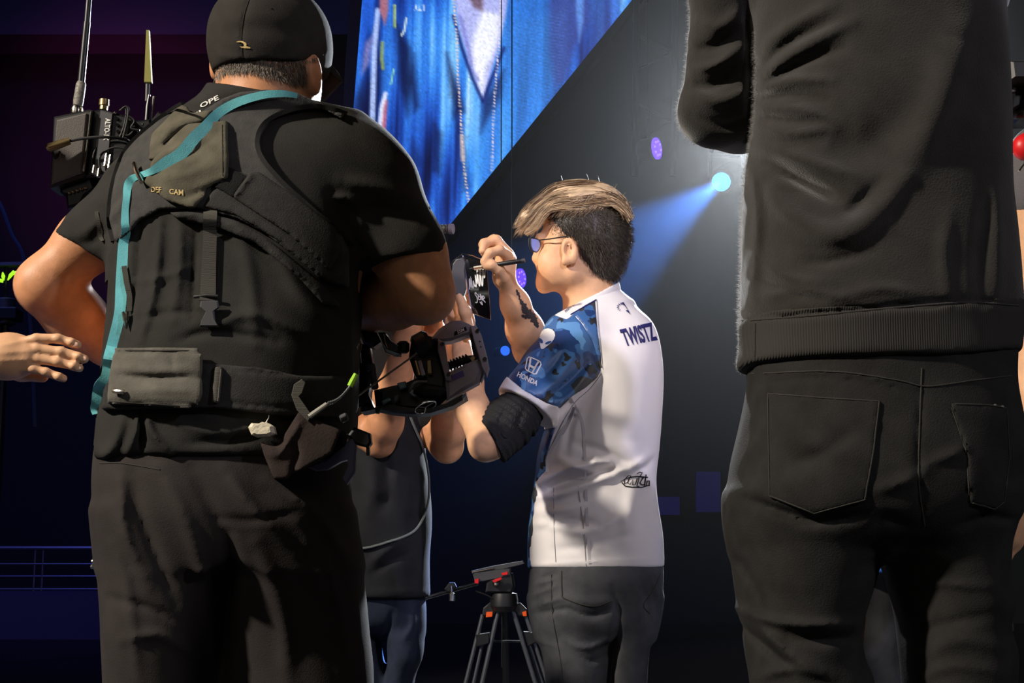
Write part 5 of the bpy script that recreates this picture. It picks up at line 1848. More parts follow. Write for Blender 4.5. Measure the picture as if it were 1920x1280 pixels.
# ------------------------------------------------------------------ tall man in the black sweatshirt, seen from behind
def build_hoodie_man():
    Y = 1.80
    base = W(1650, 1040, Y) * [1, 1, 0]
    HX = [float(W(x, 0, Y)[0]) for x in (1390, 1650, 1905)]
    hd = S(0.004)
    hd.loft([(-215, 1560, 1770, Y, .07), (-170, 1450, 1850, Y, .10), (-100, 1410, 1868, Y, .125), (0, 1406, 1872, Y, .14), (120, 1410, 1876, Y, .145), (260, 1408, 1882, Y, .145), (400, 1397, 1888, Y, .145), (520, 1392, 1898, Y, .148),
             (585, 1390, 1903, Y, .150), (640, 1392, 1899, Y, .146), (690, 1388, 1894, Y, .146)], .02, .008, 2.35)
    hd.cone(J(1636, -250, Y + .01, 88), J(1652, -170, Y, 120), .04)
    # folded left arm: upper arm, elbow, forearm across the chest
    hd.limb([J(1440, -140, Y + .02, 88), J(1372, -20, Y + .03, 74), J(1354, 90, Y + .05, 58), J(1345, 205, Y + .07, 66), J(1385, 220, Y + .12, 60), J(1450, 190, Y + .21, 52), J(1560, 150, Y + .26, 44)], .035)
    hd.limb([J(1838, -130, Y + .02, 66), J(1826, -10, Y + .12, 56), J(1800, 100, Y + .18, 50), J(1730, 120, Y + .24, 48), J(1600, 110, Y + .29, 42)], .035)
    yb = 1.86
    for pts, w_, h_ in [
        ([(1395, -30), (1408, 120), (1402, 255)], 10, -.012), ([(1428, 150), (1470, 110), (1540, 70), (1600, 40)], 13, .010), ([(1424, 160), (1500, 120), (1580, 90)], 9, -.008), ([(1420, 100), (1480, 50), (1560, 10)], 12, .008), ([(1425, 130), (1480, 82), (1560, 40)], 7, -.007),
        ([(1425, 165), (1490, 150), (1560, 150)], 10, .008), ([(1425, 185), (1490, 178), (1550, 190)], 8, -.007), ([(1430, 205), (1500, 205), (1560, 225)], 9, .007), ([(1430, 235), (1480, 250), (1560, 240)], 10, .007), ([(1430, 220), (1490, 228), (1540, 225)], 6, -.005),
        ([(1420, 300), (1500, 335), (1580, 370)], 14, -.010), ([(1440, 275), (1510, 300), (1600, 330)], 13, .009), ([(1480, 330), (1530, 355), (1570, 375)], 12, -.014), ([(1580, 395), (1600, 390), (1650, 340)], 12, -.010),
        ([(1430, 330), (1480, 400), (1560, 432), (1640, 400), (1700, 330)], 20, .014), ([(1480, 440), (1570, 452), (1660, 420)], 14, .006), ([(1700, 320), (1760, 200), (1800, 60)], 36, .014), ([(1560, 250), (1620, 280), (1680, 230)], 40, -.012),
        ([(1420, 480), (1480, 520), (1560, 530)], 10, .006), ([(1410, 520), (1470, 545), (1540, 560)], 8, -.006), ([(1420, 560), (1500, 545), (1600, 560)], 9, .005), ([(1500, 490), (1560, 490), (1640, 470)], 9, -.005), ([(1560, 560), (1650, 540), (1720, 550)], 9, .004),
        ([(1780, 560), (1770, 480), (1780, 400)], 14, .005), ([(1840, 570), (1835, 480), (1850, 380)], 14, -.005), ([(1870, 560), (1872, 450), (1868, 330)], 14, .005),
        ([(1425, 330), (1440, 420), (1430, 540)], 14, -.003), ([(1405, 300), (1420, 400), (1410, 560)], 8, .005),
        ([(1300, 92), (1340, 88), (1380, 60)], 12, -.012), ([(1300, 130), (1345, 120), (1390, 90)], 10, .012), ([(1296, 158), (1340, 160), (1390, 130)], 11, -.012), ([(1300, 180), (1350, 190), (1400, 170)], 12, .010), ([(1300, 215), (1360, 235), (1400, 220)], 10, -.008),
        ([(1310, 40), (1350, 50), (1390, 20)], 12, .008),
        ([(1388, 594), (1500, 590), (1650, 576), (1800, 563), (1912, 572)], 5, -.006),
    ]:
        hd.fold(pts, w_, h_, 99 if w_ == 12 and pts[0][0] < 1312 else yb + .1)
    hd.disp(lambda P: .0022 * noise(P, (20, 20, 26), 41) + .0010 * noise(P, (60, 60, 80), 42))
    # free the hem from the jeans, edge lifted towards the middle
    hd.add(lambda P: -(P[..., 2] - np.interp(P[..., 0], HX, [.985, .979, 1.008]).astype(np.float32)), [-99] * 3, [99] * 3, .006, 'i')
    hd.ell(W(1648, 720, Y) + [0, 0, -.02], (.165, .130, .055), .008, mode='s')

    b = S(.006)
    hc = np.array([base[0] - .01, Y + .03, float(W(0, -405, Y)[2])])
    hf = np.array([-.45, .9, -.1])
    head_shape(b, hc, hf)
    b.loft([(-180, 1470, 1835, Y, .085), (0, 1450, 1865, Y, .11), (300, 1440, 1870, Y, .115), (560, 1410, 1890, Y, .12), (700, 1412, 1888, Y, .12), (850, 1400, 1895, Y, .13), (1000, 1420, 1870, Y, .11)], .04)
    b.limb([J(1470, -140, Y + .02, 56), J(1358, 60, Y + .06, 38), J(1347, 205, Y + .08, 42), J(1385, 220, Y + .12, 42), J(1560, 150, Y + .26, 34), J(1600, 140, Y + .28, 30)], .03)
    hand(b, W(1600, 140, Y + .28), (.9, .1, .25), (0, -1, 0), .19, .5, .1, 1)
    b.limb([J(1835, -130, Y + .02, 52), J(1826, -10, Y + .12, 44), J(1800, 100, Y + .18, 40), J(1730, 120, Y + .24, 38), J(1600, 110, Y + .29, 30)], .03)
    hand(b, W(1600, 110, Y + .29), (-.9, .1, .25), (0, -1, 0), .19, .5, .1, -1)
    for xs in ([(950, 1400, 1640), (1280, 1440, 1610), (1600, 1450, 1590), (2080, 1480, 1570)], [(950, 1660, 1890), (1280, 1720, 1876), (1600, 1730, 1860), (2080, 1740, 1830)]):
        b.loft([(y, p, q, Y, (q - p) * Y / F * .5) for y, p, q in xs], .03)
    o = b.build('person', M_SKIN_B, None, base)
    tag(o, 'tall man in black sweatshirt and black jeans with folded arms, seen from behind', 'person')
    eyes(hc, hf, 1, o)
    hr = S(.006)
    R = frame3(hf)
    hr.ell(hc + R @ np.array([0, -.022, .036]), (.084, .098, .096), .01, R)
    hr.plane(hc + R @ np.array([0, .05, .01]), R @ np.array([0, .75, -.6]))
    hr.disp(lambda P: .003 * noise(P, 120, 2))
    hr.build('hair', M_DHAIR, o)
    ho = hd.build('sweatshirt', M_HOOD, o, keep=True)
    # nap on the left edge, coloured pale to paint its backlit rim
    rs = np.random.RandomState(3)
    me = ho.data
    V = np.array([v.co for v in me.vertices]) + base
    Nn = np.array([v.normal for v in me.vertices])
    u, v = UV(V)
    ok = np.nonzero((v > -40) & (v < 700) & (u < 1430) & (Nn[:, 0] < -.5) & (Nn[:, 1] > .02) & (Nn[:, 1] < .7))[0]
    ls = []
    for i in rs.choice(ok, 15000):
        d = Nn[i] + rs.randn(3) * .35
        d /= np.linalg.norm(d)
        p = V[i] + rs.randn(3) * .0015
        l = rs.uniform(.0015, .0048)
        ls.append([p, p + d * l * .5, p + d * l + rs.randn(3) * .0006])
    strands('rim_nap', mat('painted rim fibre', (170, 168, 166), .8, .2), ho, ls, .00016)
    rb = S(.004)
    rb.base(hd, .0022)
    rb.add(lambda P: P[..., 2] - np.interp(P[..., 0], HX, [1.046, 1.037, 1.070]).astype(np.float32), [-99] * 3, [99] * 3, .003, 'i')
    rb.inner(hd, -.006)
    rbo = rb.build('hem_band', M_HOODR, ho, keep=True)
    HB = [hd.bvh, rb.bvh]
    stitch([(1392, 601), (1500, 594), (1650, 580), (1800, 568), (1908, 572)], HB, ho, .0012, M_HOOD, name='hem_seam')
    stitch([(1417, 606), (1416, 676)], HB, rbo, .0009, M_HOOD, name='side_seam')

    je = S(.0045)
    je.loft([(655, 1402, 1893, Y, .138), (720, 1402, 1892, Y, .142), (800, 1388, 1904, Y, .150), (880, 1370, 1908, Y, .155), (950, 1364, 1896, Y, .150), (1000, 1370, 1874, Y, .13), (1030, 1378, 1872, Y, .10)], .02, .008, 2.4)
    je.loft([(930, 1362, 1650, Y, .125), (1000, 1366, 1650, Y, .125), (1070, 1374, 1638, Y, .118), (1130, 1384, 1620, Y, .112), (1180, 1395, 1606, Y, .108), (1230, 1402, 1614, Y, .104), (1280, 1410, 1632, Y, .102), (1400, 1420, 1636, Y, .10), (1700, 1430, 1610, Y, .085), (2080, 1440, 1600, Y, .08)], .025, .008, 2.2)
    je.loft([(930, 1662, 1894, Y, .125), (1000, 1652, 1876, Y, .122), (1050, 1660, 1876, Y, .115), (1123, 1678, 1888, Y, .110), (1170, 1688, 1879, Y, .107), (1220, 1694, 1892, Y, .105), (1280, 1700, 1890, Y, .102), (1400, 1704, 1900, Y, .10), (1700, 1700, 1880, Y, .085), (2080, 1700, 1860, Y, .08)], .025, .008, 2.2)
    for pts, w_, h_ in [([(1400, 935), (1470, 960), (1530, 975), (1620, 965)], 9, -.012), ([(1380, 1140), (1450, 1165), (1520, 1172), (1600, 1168)], 8, .010), ([(1400, 1150), (1450, 1200), (1500, 1240), (1560, 1270)], 9, .009), ([(1395, 1175), (1440, 1215), (1490, 1260)], 7, -.009), ([(1480, 1190), (1540, 1200), (1600, 1195)], 10, -.010),
                        ([(1380, 1040), (1410, 1090), (1430, 1140)], 8, -.006), ([(1420, 1270), (1480, 1255), (1540, 1265)], 8, .007), ([(1690, 1080), (1780, 1095), (1870, 1100)], 7, .004), ([(1740, 1225), (1800, 1200), (1880, 1215)], 14, .005), ([(1700, 1185), (1790, 1165), (1870, 1150)], 9, -.004), ([(1720, 1272), (1790, 1250), (1880, 1262)], 9, .004),
                        ([(1735, 885), (1690, 905), (1640, 920)], 12, .007), ([(1740, 870), (1790, 850), (1810, 840)], 10, .006), ([(1728, 720), (1722, 860), (1732, 990)], 5, -.005), ([(1800, 985), (1850, 968), (1905, 975)], 7, -.008), ([(1460, 800), (1520, 830), (1600, 850)], 20, .004), ([(1480, 870), (1540, 850), (1610, 800)], 14, -.004), ([(1640, 990), (1660, 970), (1700, 985)], 10, -.008),
                        ([(1420, 690), (1600, 705), (1738, 724), (1890, 712)], 4, .002), ([(1405, 720), (1560, 708), (1740, 735)], 4, -.0025)]:
        je.fold(pts, w_, h_, 1.95)
    je.disp(lambda P: .0024 * noise(P, (20, 20, 26), 51) + .0010 * noise(P, (70, 70, 70), 52))
    jo = je.build('jeans', M_BJEAN, o, keep=True)
    B = [je.bvh]

    def pocket(poly):
        s = S(.0036)
        s.base(je, .0035)
        s.poly(poly, .002, Y - .12)
        s.plane((0, Y, 0), (0, 1, 0))
        s.inner(je, -.004)
        q = s.build('back_pocket', M_BJEAN, jo, keep=True)
        B.append(s.bvh)
        cx, cy = np.mean(poly, 0)
        n = [(x + (cx - x) * .035, y + (cy - y) * .035) for x, y in poly]
        for i in range(len(n)):
            stitch([n[i], n[(i + 1) % len(n)]], [s.bvh], q, .0008)
    pocket([(1437, 734), (1540, 742), (1652, 749), (1640, 850), (1624, 940), (1526, 966), (1440, 932), (1438, 830)])
    pocket([(1780, 754), (1850, 756), (1889, 762), (1894, 860), (1884, 944), (1866, 958), (1818, 944), (1812, 850), (1796, 800)])
    stitch([(1410, 700), (1560, 696), (1680, 712), (1738, 724), (1820, 714), (1896, 704)], B, jo, .0009)
    stitch([(1728, 690), (1724, 800), (1722, 900), (1734, 985)], B, jo, .0009)
    for x, y in ((1866, 760), (1880, 763)):
        p = cast(x, y, B, 0)
        if p is not None:
            MB().ball(p, .0022, 8).build('rivet', M_GREY, jo)
    shoe(o, W(1530, 2080, Y), (-.3, 1, 0), L=.30)
    shoe(o, W(1780, 2080, Y), (.1, 1, 0), L=.30)


build_hoodie_man()


# ------------------------------------------------------------------ people partly in view
def simple_person(label, X, Y, H, f, skin, shirt_m, pants_m, arms, hair_m, shirt_bottom=.44, sleeve=.5, hgt_head=None, lean=0.0, shirt_name='shirt', girth=1.0, group=None):
    """a standing figure at (X, Y), height H, facing f; arms: two lists of (world point, radius) from shoulder to wrist plus hand setup"""
    base = np.array([X, Y, 0.0])
    f = np.array([f[0], f[1], 0.0])
    f /= np.linalg.norm(f)
    r = np.array([f[1], -f[0], 0])
    cy, sy = abs(r[0]), abs(r[1])

    def ring(z, a, b, n=0.0):
        a, b = a * girth, b * girth
        c = base + f * n
        return (z * H, c[0], c[1], math.hypot(a * cy, b * sy), math.hypot(a * sy, b * cy))
    b = S(.006)
    hc = base + np.array([0, 0, .93 * H]) + f * .02
    head_shape(b, hc, f, H / 1.78)
    trunk = [ring(.83, .07, .06), ring(.815, .13, .075), ring(.785, .180, .088), ring(.74, .180, .10), ring(.66, .155, .105), ring(.58, .14, .095), ring(.53, .155, .105), ring(.47, .165, .11), ring(.44, .15, .09)]
    b.loft(trunk, .04, .02, 2.2, world=True)
    for sg in (-1, 1):
        c = base + r * sg * .085 * girth
        b.loft([(z * H, c[0], c[1], q, q) for z, q in ((.48, .085), (.36, .07), (.27, .052), (.18, .05), (.04, .036))], .03, world=True)
    for pts, hd in arms:
        b.limb([(np.array(p), q) for p, q in pts], .02)
        if hd:
            hand(b, pts[-1][0], *hd)
    o = b.build('person', skin, None, base, keep=True)
    tag(o, label, 'person', group)
    eyes(hc, f, H / 1.78, o)
    s = S(.005)
    g2 = [(z, x, y, a + .012, c + .012) for z, x, y, a, c in trunk if z >= shirt_bottom * H]
    g2.append((shirt_bottom * H, *ring(.5, .168, .118)[1:]))
    s.loft(g2, .03, .008, 2.2, world=True)
    s.cone((base + [0, 0, .80 * H], .075), (base + [0, 0, .845 * H], .066), .03)
    for pts, hd in arms:
        P0, P1 = np.array(pts[0][0]), np.array(pts[1][0])
        e = P0 + (P1 - P0) * sleeve
        s.cone((P0, pts[0][1] + .006), (e, pts[1][1] + .018), .03)
        s.plane(base + [0, 0, shirt_bottom * H], (0, 0, -1)) if False else None
    s.disp(lambda P: .004 * noise(P, (14, 14, 24), 61) + .002 * noise(P, (40, 40, 50), 62))
    so = s.build(shirt_name, shirt_m, o, keep=True)
    t = S(.006)
    t.loft([ring(.52, .155, .108), ring(.49, .166, .114), ring(.45, .172, .118), ring(.42, .15, .10)], .02, .008, 2.2, world=True)
    for sg in (-1, 1):
        c = base + r * sg * .088 * girth
        t.loft([(z * H, c[0], c[1], q * girth, q * girth) for z, q in ((.43, .091), (.38, .084), (.28, .068), (.18, .064), (.03, .058))], .025, .008, world=True)
    t.disp(lambda P: .004 * noise(P, (20, 20, 22), 63))
    to = t.build('trousers', pants_m, o, keep=True)
    R = frame3(f)
    h = S(.006)
    k = H / 1.78
    h.ell(hc + R @ np.array([0, -.022, .036]) * k, np.array([.084, .098, .096]) * k, .01, R)
    h.plane(hc + R @ np.array([0, .05, .01]) * k, R @ np.array([0, .75, -.6]))
    h.disp(lambda P: .003 * noise(P, 120, 2))
    h.build('hair', hair_m, o)
    for sg in (-1, 1):
        shoe(o, base + r * sg * .088 * girth, f)
    return o, so, to, b, s, t


def build_second_operator():
    """dark figure between the cameraman and the player, both forearms raised"""
    Y = 3.62
    base = W(700, 1040, Y) * [1, 1, 0]
    k = Y / F
    s = S(.005)
    s.loft([(530, 640, 760, Y, .08), (575, 590, 800, Y, .11), (660, 588, 802, Y, .125), (760, 596, 792, Y, .13), (850, 594, 798, Y, .14), (930, 592, 809, Y, .15), (985, 592, 812, Y, .155), (1050, 594, 806, Y, .15), (1118, 594, 805, Y, .145)], .02, .008, 2.2)
    s.limb([J(775, 600, Y, 42), J(786, 690, Y + .0, 44), J(805, 780, Y - .03, 42)], .03)
    s.limb([J(615, 600, Y, 42), J(620, 690, Y - .05, 44), J(650, 780, Y - .12, 42)], .03)
    for pts, w_, h_ in [([(690, 830), (700, 900), (690, 960)], 14, .010), ([(720, 840), (730, 900), (720, 950)], 10, -.010), ([(690, 1060), (720, 1035), (760, 1010)], 9, .008), ([(700, 1075), (730, 1055), (770, 1035)], 6, -.006), ([(690, 905), (720, 925), (740, 880)], 12, .008), ([(690, 1109), (806, 1109)], 4, .002)]:
        s.fold(pts, w_, h_, 3.7)
    s.disp(lambda P: .004 * noise(P, (16, 16, 22), 71))
    s.ell(W(700, 1150, Y) + [0, 0, -.01], (.135, .14, .06), .006, mode='s')
    b = S(.005)
    hc = W(695, 455, Y - .02)
    hf = np.array([.4, -.9, .05])
    head_shape(b, hc, hf, 1.0)
    b.loft([(540, 640, 760, Y, .07), (600, 605, 785, Y, .10), (760, 605, 784, Y, .11), (930, 604, 792, Y, .13), (1100, 608, 794, Y, .12), (1180, 612, 788, Y, .1)], .04)
    b.limb([J(775, 600, Y, 34), J(790, 700, Y, 34), J(808, 800, Y - .03, 33), J(838, 838, Y - .05, 27), J(843, 800, Y - .10, 31), J(838, 740, Y - .16, 33), J(822, 650, Y - .26, 24), J(815, 620, Y - .29, 21)], .025)
    hand(b, W(815, 620, Y - .29), (-.2, -.4, .9), (-.7, -.5, 0), .18, .8, .1, 1)
    b.limb([J(615, 600, Y, 34), J(630, 700, Y - .06, 34), J(668, 800, Y - .12, 33), J(712, 828, Y - .15, 26), J(722, 795, Y - .19, 31), J(736, 740, Y - .24, 33), J(764, 640, Y - .32, 24), J(770, 612, Y - .34, 21)], .025)
    hand(b, W(770, 612, Y - .34), (-.1, -.3, .95), (.6, -.5, 0), .18, .8, .1, -1)
    for xs in ([(1120, 624, 690), (1280, 664, 712), (1560, 655, 688)], [(1120, 706, 780), (1200, 724, 780), (1280, 728, 766), (1560, 720, 750)]):
        b.loft([(y, p, q, Y, (q - p) * k * .5) for y, p, q in xs], .03)
    o = b.build('person', M_SKIN_A, None, base)
    tag(o, 'person in a loose black shirt with raised bare forearms, between the cameraman and the player', 'person')
    eyes(hc, hf, 1, o)
    R = frame3(hf)
    h = S(.006)
    h.ell(hc + R @ np.array([0, -.022, .036]), (.084, .098, .096), .01, R)
    h.plane(hc + R @ np.array([0, .05, .01]), R @ np.array([0, .75, -.6]))
    h.build('hair', M_DHAIR, o)
    so = s.build('shirt', M_TEE2, o, keep=True)
    t = S(.005)
    t.loft([(1080, 604, 796, Y, .13), (1120, 603, 798, Y, .13), (1160, 606, 798, Y, .12), (1185, 612, 795, Y, .09)], .02, .008, 2.2)
    t.loft([(1140, 604, 712, Y, .095), (1200, 618, 716, Y, .09), (1280, 640, 735, Y, .085), (1400, 630, 712, Y, .08), (1560, 640, 700, Y, .07), (1588, 640, 700, Y, .07)], .02, .008)
    t.loft([(1140, 690, 794, Y, .09), (1190, 712, 796, Y - .02, .085), (1230, 722, 792, Y - .03, .08), (1280, 716, 776, Y - .02, .078), (1400, 712, 766, Y, .07), (1588, 708, 762, Y, .07)], .02, .008)
    t.fold([(735, 1150), (722, 1210), (725, 1280)], 5, -.01, 3.7)
    t.fold([(770, 1130), (775, 1170), (755, 1200)], 6, .008, 3.7)
    t.disp(lambda P: .003 * noise(P, (22, 22, 28), 72))
    to = t.build('jeans', mat('dark blue denim', (40, 46, 62), .9, .15, var=.25, vscale=20, bump=.3), o)
    shoe(o, W(668, 1580, Y), (.3, -1, 0))
    shoe(o, W(736, 1580, Y), (.5, -1, 0))
    # thin cable looping over the shirt
    pts = [cast(x, y, [s.bvh], .006, Y) for x, y in curve_pts([(762, 770), (786, 830), (799, 890), (798, 945), (780, 988), (752, 1008), (722, 1018), (684, 1027), (655, 1026)], 5)]
    pts = np.array(pts)
    pts[:, 1] = np.minimum(pts[:, 1], Y - .02)
    c = MB().tube(pts, .0032, 6).build('audio_cable', mat('grey cable', (92, 98, 98), .5, .4), None, pts[4])
    tag(c, 'thin dark cable looping down the black shirt beside the raised elbow', 'cable')


build_second_operator()


def build_edge_people():
    # hand reaching in from the left
    Yh = 2.3
    k = Yh / F
    X = float(W(-330, 0, Yh)[0])
    lw = W(8, 668, Yh)
    el = W(-230, 690, Yh + .02)
    shd = np.array([X + .14, Yh + .02, 1.38])
    o, so, to, b, s, t = simple_person('person outside the left edge reaching a bare hand towards the cameraman', X - .03, Yh + .12, 1.74, (.5, .85), M_SKIN_B, mat('grey cotton shirt', (88, 88, 92), .9, .15, var=.15, bump=.3), M_CARGO,
                                        [([(np.array([X + .11, Yh + .07, 1.36]), .052), (el, .040), (lw + [-.10, 0, -.002], .034), (lw, .031)], None),
                                         ([(np.array([X - .2, Yh + .12, 1.40]), .05), (np.array([X - .25, Yh + .14, 1.1]), .04), (np.array([X - .22, Yh + .22, .87]), .027)], ((0, .2, -1), (1, 0, 0), .18, .3, .1, 1))], M_DHAIR)
    # the visible hand: back of the hand up, four fingers side by side, thumb below
    hs = S(.0026)
    hs.cone((lw + [-.06, 0, -.001], .032), (lw + [.002, 0, 0], .031), .02)
    hs.limb([J(-40, 668, Yh, 36), J(10, 668, Yh, 34), J(52, 668, Yh - .004, 26)], .02)
    hs.ell(W(26, 668, Yh), (48 * k, .019, 41 * k), .014)
    for (pts, r) in (([(30, 644), (68, 635), (108, 635), (134, 642), (145, 646)], 9.2), ([(32, 656), (70, 654), (114, 659), (146, 669), (158, 673)], 9.6), ([(32, 672), (70, 672), (108, 678), (138, 686), (149, 690)], 9.2), ([(26, 690), (62, 691), (86, 698), (110, 706), (119, 709)], 8.4)):
        hs.limb([J(x, y, Yh - (.010, .012, .008, .004, .002)[i], r * (1.0, 1.08, 1.0, .95, .88)[i]) for i, (x, y) in enumerate(pts)], .0025)
        for i in (1, 2, 3):
            x, y = pts[i]
            hs.ell(W(x, y - 1, Yh - .012), (8 * k, .006, 7.5 * k), .005)
    hs.limb([J(0, 690, Yh + .015, 15), J(40, 700, Yh + .035, 13), J(80, 706, Yh + .04, 11)], .012)
    for a, c in (((-6, 648), (60, 636)), ((0, 662), (70, 656)), ((-6, 676), (66, 674))):
        hs.fold([a, c], 3, .0012, Yh)
    hs.disp(lambda P: .0006 * noise(P, 130, 8))
    ho = hs.build('hand', M_SKIN_B, o, keep=True)
    for x, y, dx, dy in ((140, 645, 7, 5), (156, 672, 7, 5), (146, 690, 6.5, 4.5), (118, 710, 6, 4)):
        p = cast(x, y, [hs.bvh], .0004)
        if p is not None:
            MB().ball(p, (dx * k, .0022, dy * k), 10).build('fingernail', mat('fingernail', (238, 190, 165), .3, .5), ho)

    # team-mate behind the tall man: blue and white hem and grey jeans seen between his legs
    Y = 3.0
    X = float(W(1662, 0, Y)[0])
    o2, so2, to2, *_ = simple_person('team-mate in blue-hemmed white jersey and grey jeans mostly hidden behind the tall man', X, Y, 1.70, (.2, 1), M_SKIN_B, M_WHITE, M_GJEAN,
                                     [([(np.array([X + .165, Y, 1.345]), .05), (np.array([X + .20, Y + .1, 1.10]), .04), (np.array([X + .08, Y + .30, 1.08]), .027)], ((-.4, .9, 0), (0, 0, -1), .17, .5, .1, 1)),
                                      ([(np.array([X - .165, Y, 1.345]), .05), (np.array([X - .20, Y + .1, 1.10]), .04), (np.array([X - .10, Y + .3, 1.08]), .027)], ((.4, .9, 0), (0, 0, -1), .17, .5, .1, -1))], M_DHAIR)
    hb = S(.005)
    hb.loft([(.42 * 1.70, X, Y, .188, .140), (.475 * 1.70, X, Y, .190, .142)], .0, .004, 2.2, world=True)
    hb.build('blue_hem', mat('royal blue polyester', (60, 120, 220), .6, .3), so2)

    # camera operator at the right edge: bare arm hanging, red headphones on his shoulder
    Y = 2.72
    sh = W(1952, 292, Y)
    X = float(sh[0]) + .185
    wr = W(1926, 925, Y - .02)
    o3, so3, *_ = simple_person('camera operator in grey shirt at the right edge, bare arm hanging beside the tall man', X, Y + .02, 1.84, (.12, 1), M_SKIN_B, mat('mid grey shirt', (96, 94, 98), .9, .15, var=.15, bump=.3), M_CARGO,
                                [([(sh, .056), (W(1944, 540, Y + .02), .042), (W(1940, 740, Y), .040), (wr, .026)], ((-.42, -.15, -.8), (-.6, .6, 0), .18, .45, .12, 1)),
                                 ([(np.array([X + .18, Y, 1.46]), .05), (np.array([X + .22, Y - .06, 1.2]), .04), (np.array([X + .10, Y + .05, 1.52]), .028)], ((-.7, .1, .7), (0, 1, 0), .18, .6, .1, 1))], M_DHAIR, sleeve=.30)
    c = W(1921, 276, Y - .08)
    hp = MB().ball(c, (.024, .022, .026), 16).build('headphones', M_RED, o3)
    hp['label'] = 'red headphones hung over the shoulder'
    MB().tube([c + [.006, -.016, .014], c + [.006, -.022, 0], c + [.006, -.016, -.014]], .011, 10).build('ear_pad', M_RUB, hp)
    MB().tube(curve_pts([c + [0, 0, .022], c + [.05, .03, .05], c + [.12, .06, .055], c + [.17, .04, .04]], 5), .006, 8).build('headband', M_RED, hp)
    MB().tube([c + [-.003, -.01, -.02], c + [-.006, -.012, -.034], c + [-.018, -.012, -.050]], .0022, 6).build('microphone_stalk', M_CHROME, hp)
    # his camera
    Y = Y + .12
    cb = W(1930, 170, Y - .12)
    cr = root_empty('shoulder_camera', cb, 'black shoulder camera with a rail tube at the upper right edge above red headphones', 'camera')
    MB().prism([(1893, 113), (1960, 112), (1960, 146), (1897, 147)], Y - .25, .22, .006).build('camera_body', M_BLK, cr)
    MB().prism([(1908, 147), (1926, 147), (1912, 200), (1899, 206), (1899, 190)], Y - .20, .06, .004).build('bracket', M_BLKM, cr)
    MB().cyl(W(1901, 213, Y - .18), W(1990, 206, Y - .18), .011, 14, .002).build('rail_tube', M_BLKM, cr)
    MB().prism([(1930, 146), (1985, 146), (1985, 206), (1930, 208)], Y - .22, .12, .005).build('base_plate', M_BLK, cr)
    for x, y in ((1911, 150), (1902, 168)):
        MB().ball(W(x, y, Y - .205), .006, 8).build('bracket_screw', M_GREY, cr)


build_edge_people()


# ------------------------------------------------------------------ camera gear
def arc(c, e1, e2, r, a0, a1, n=14):
    return [np.array(c) + (np.array(e1) * math.cos(a) + np.array(e2) * math.sin(a)) * r for a in np.linspace(a0, a1, n)]


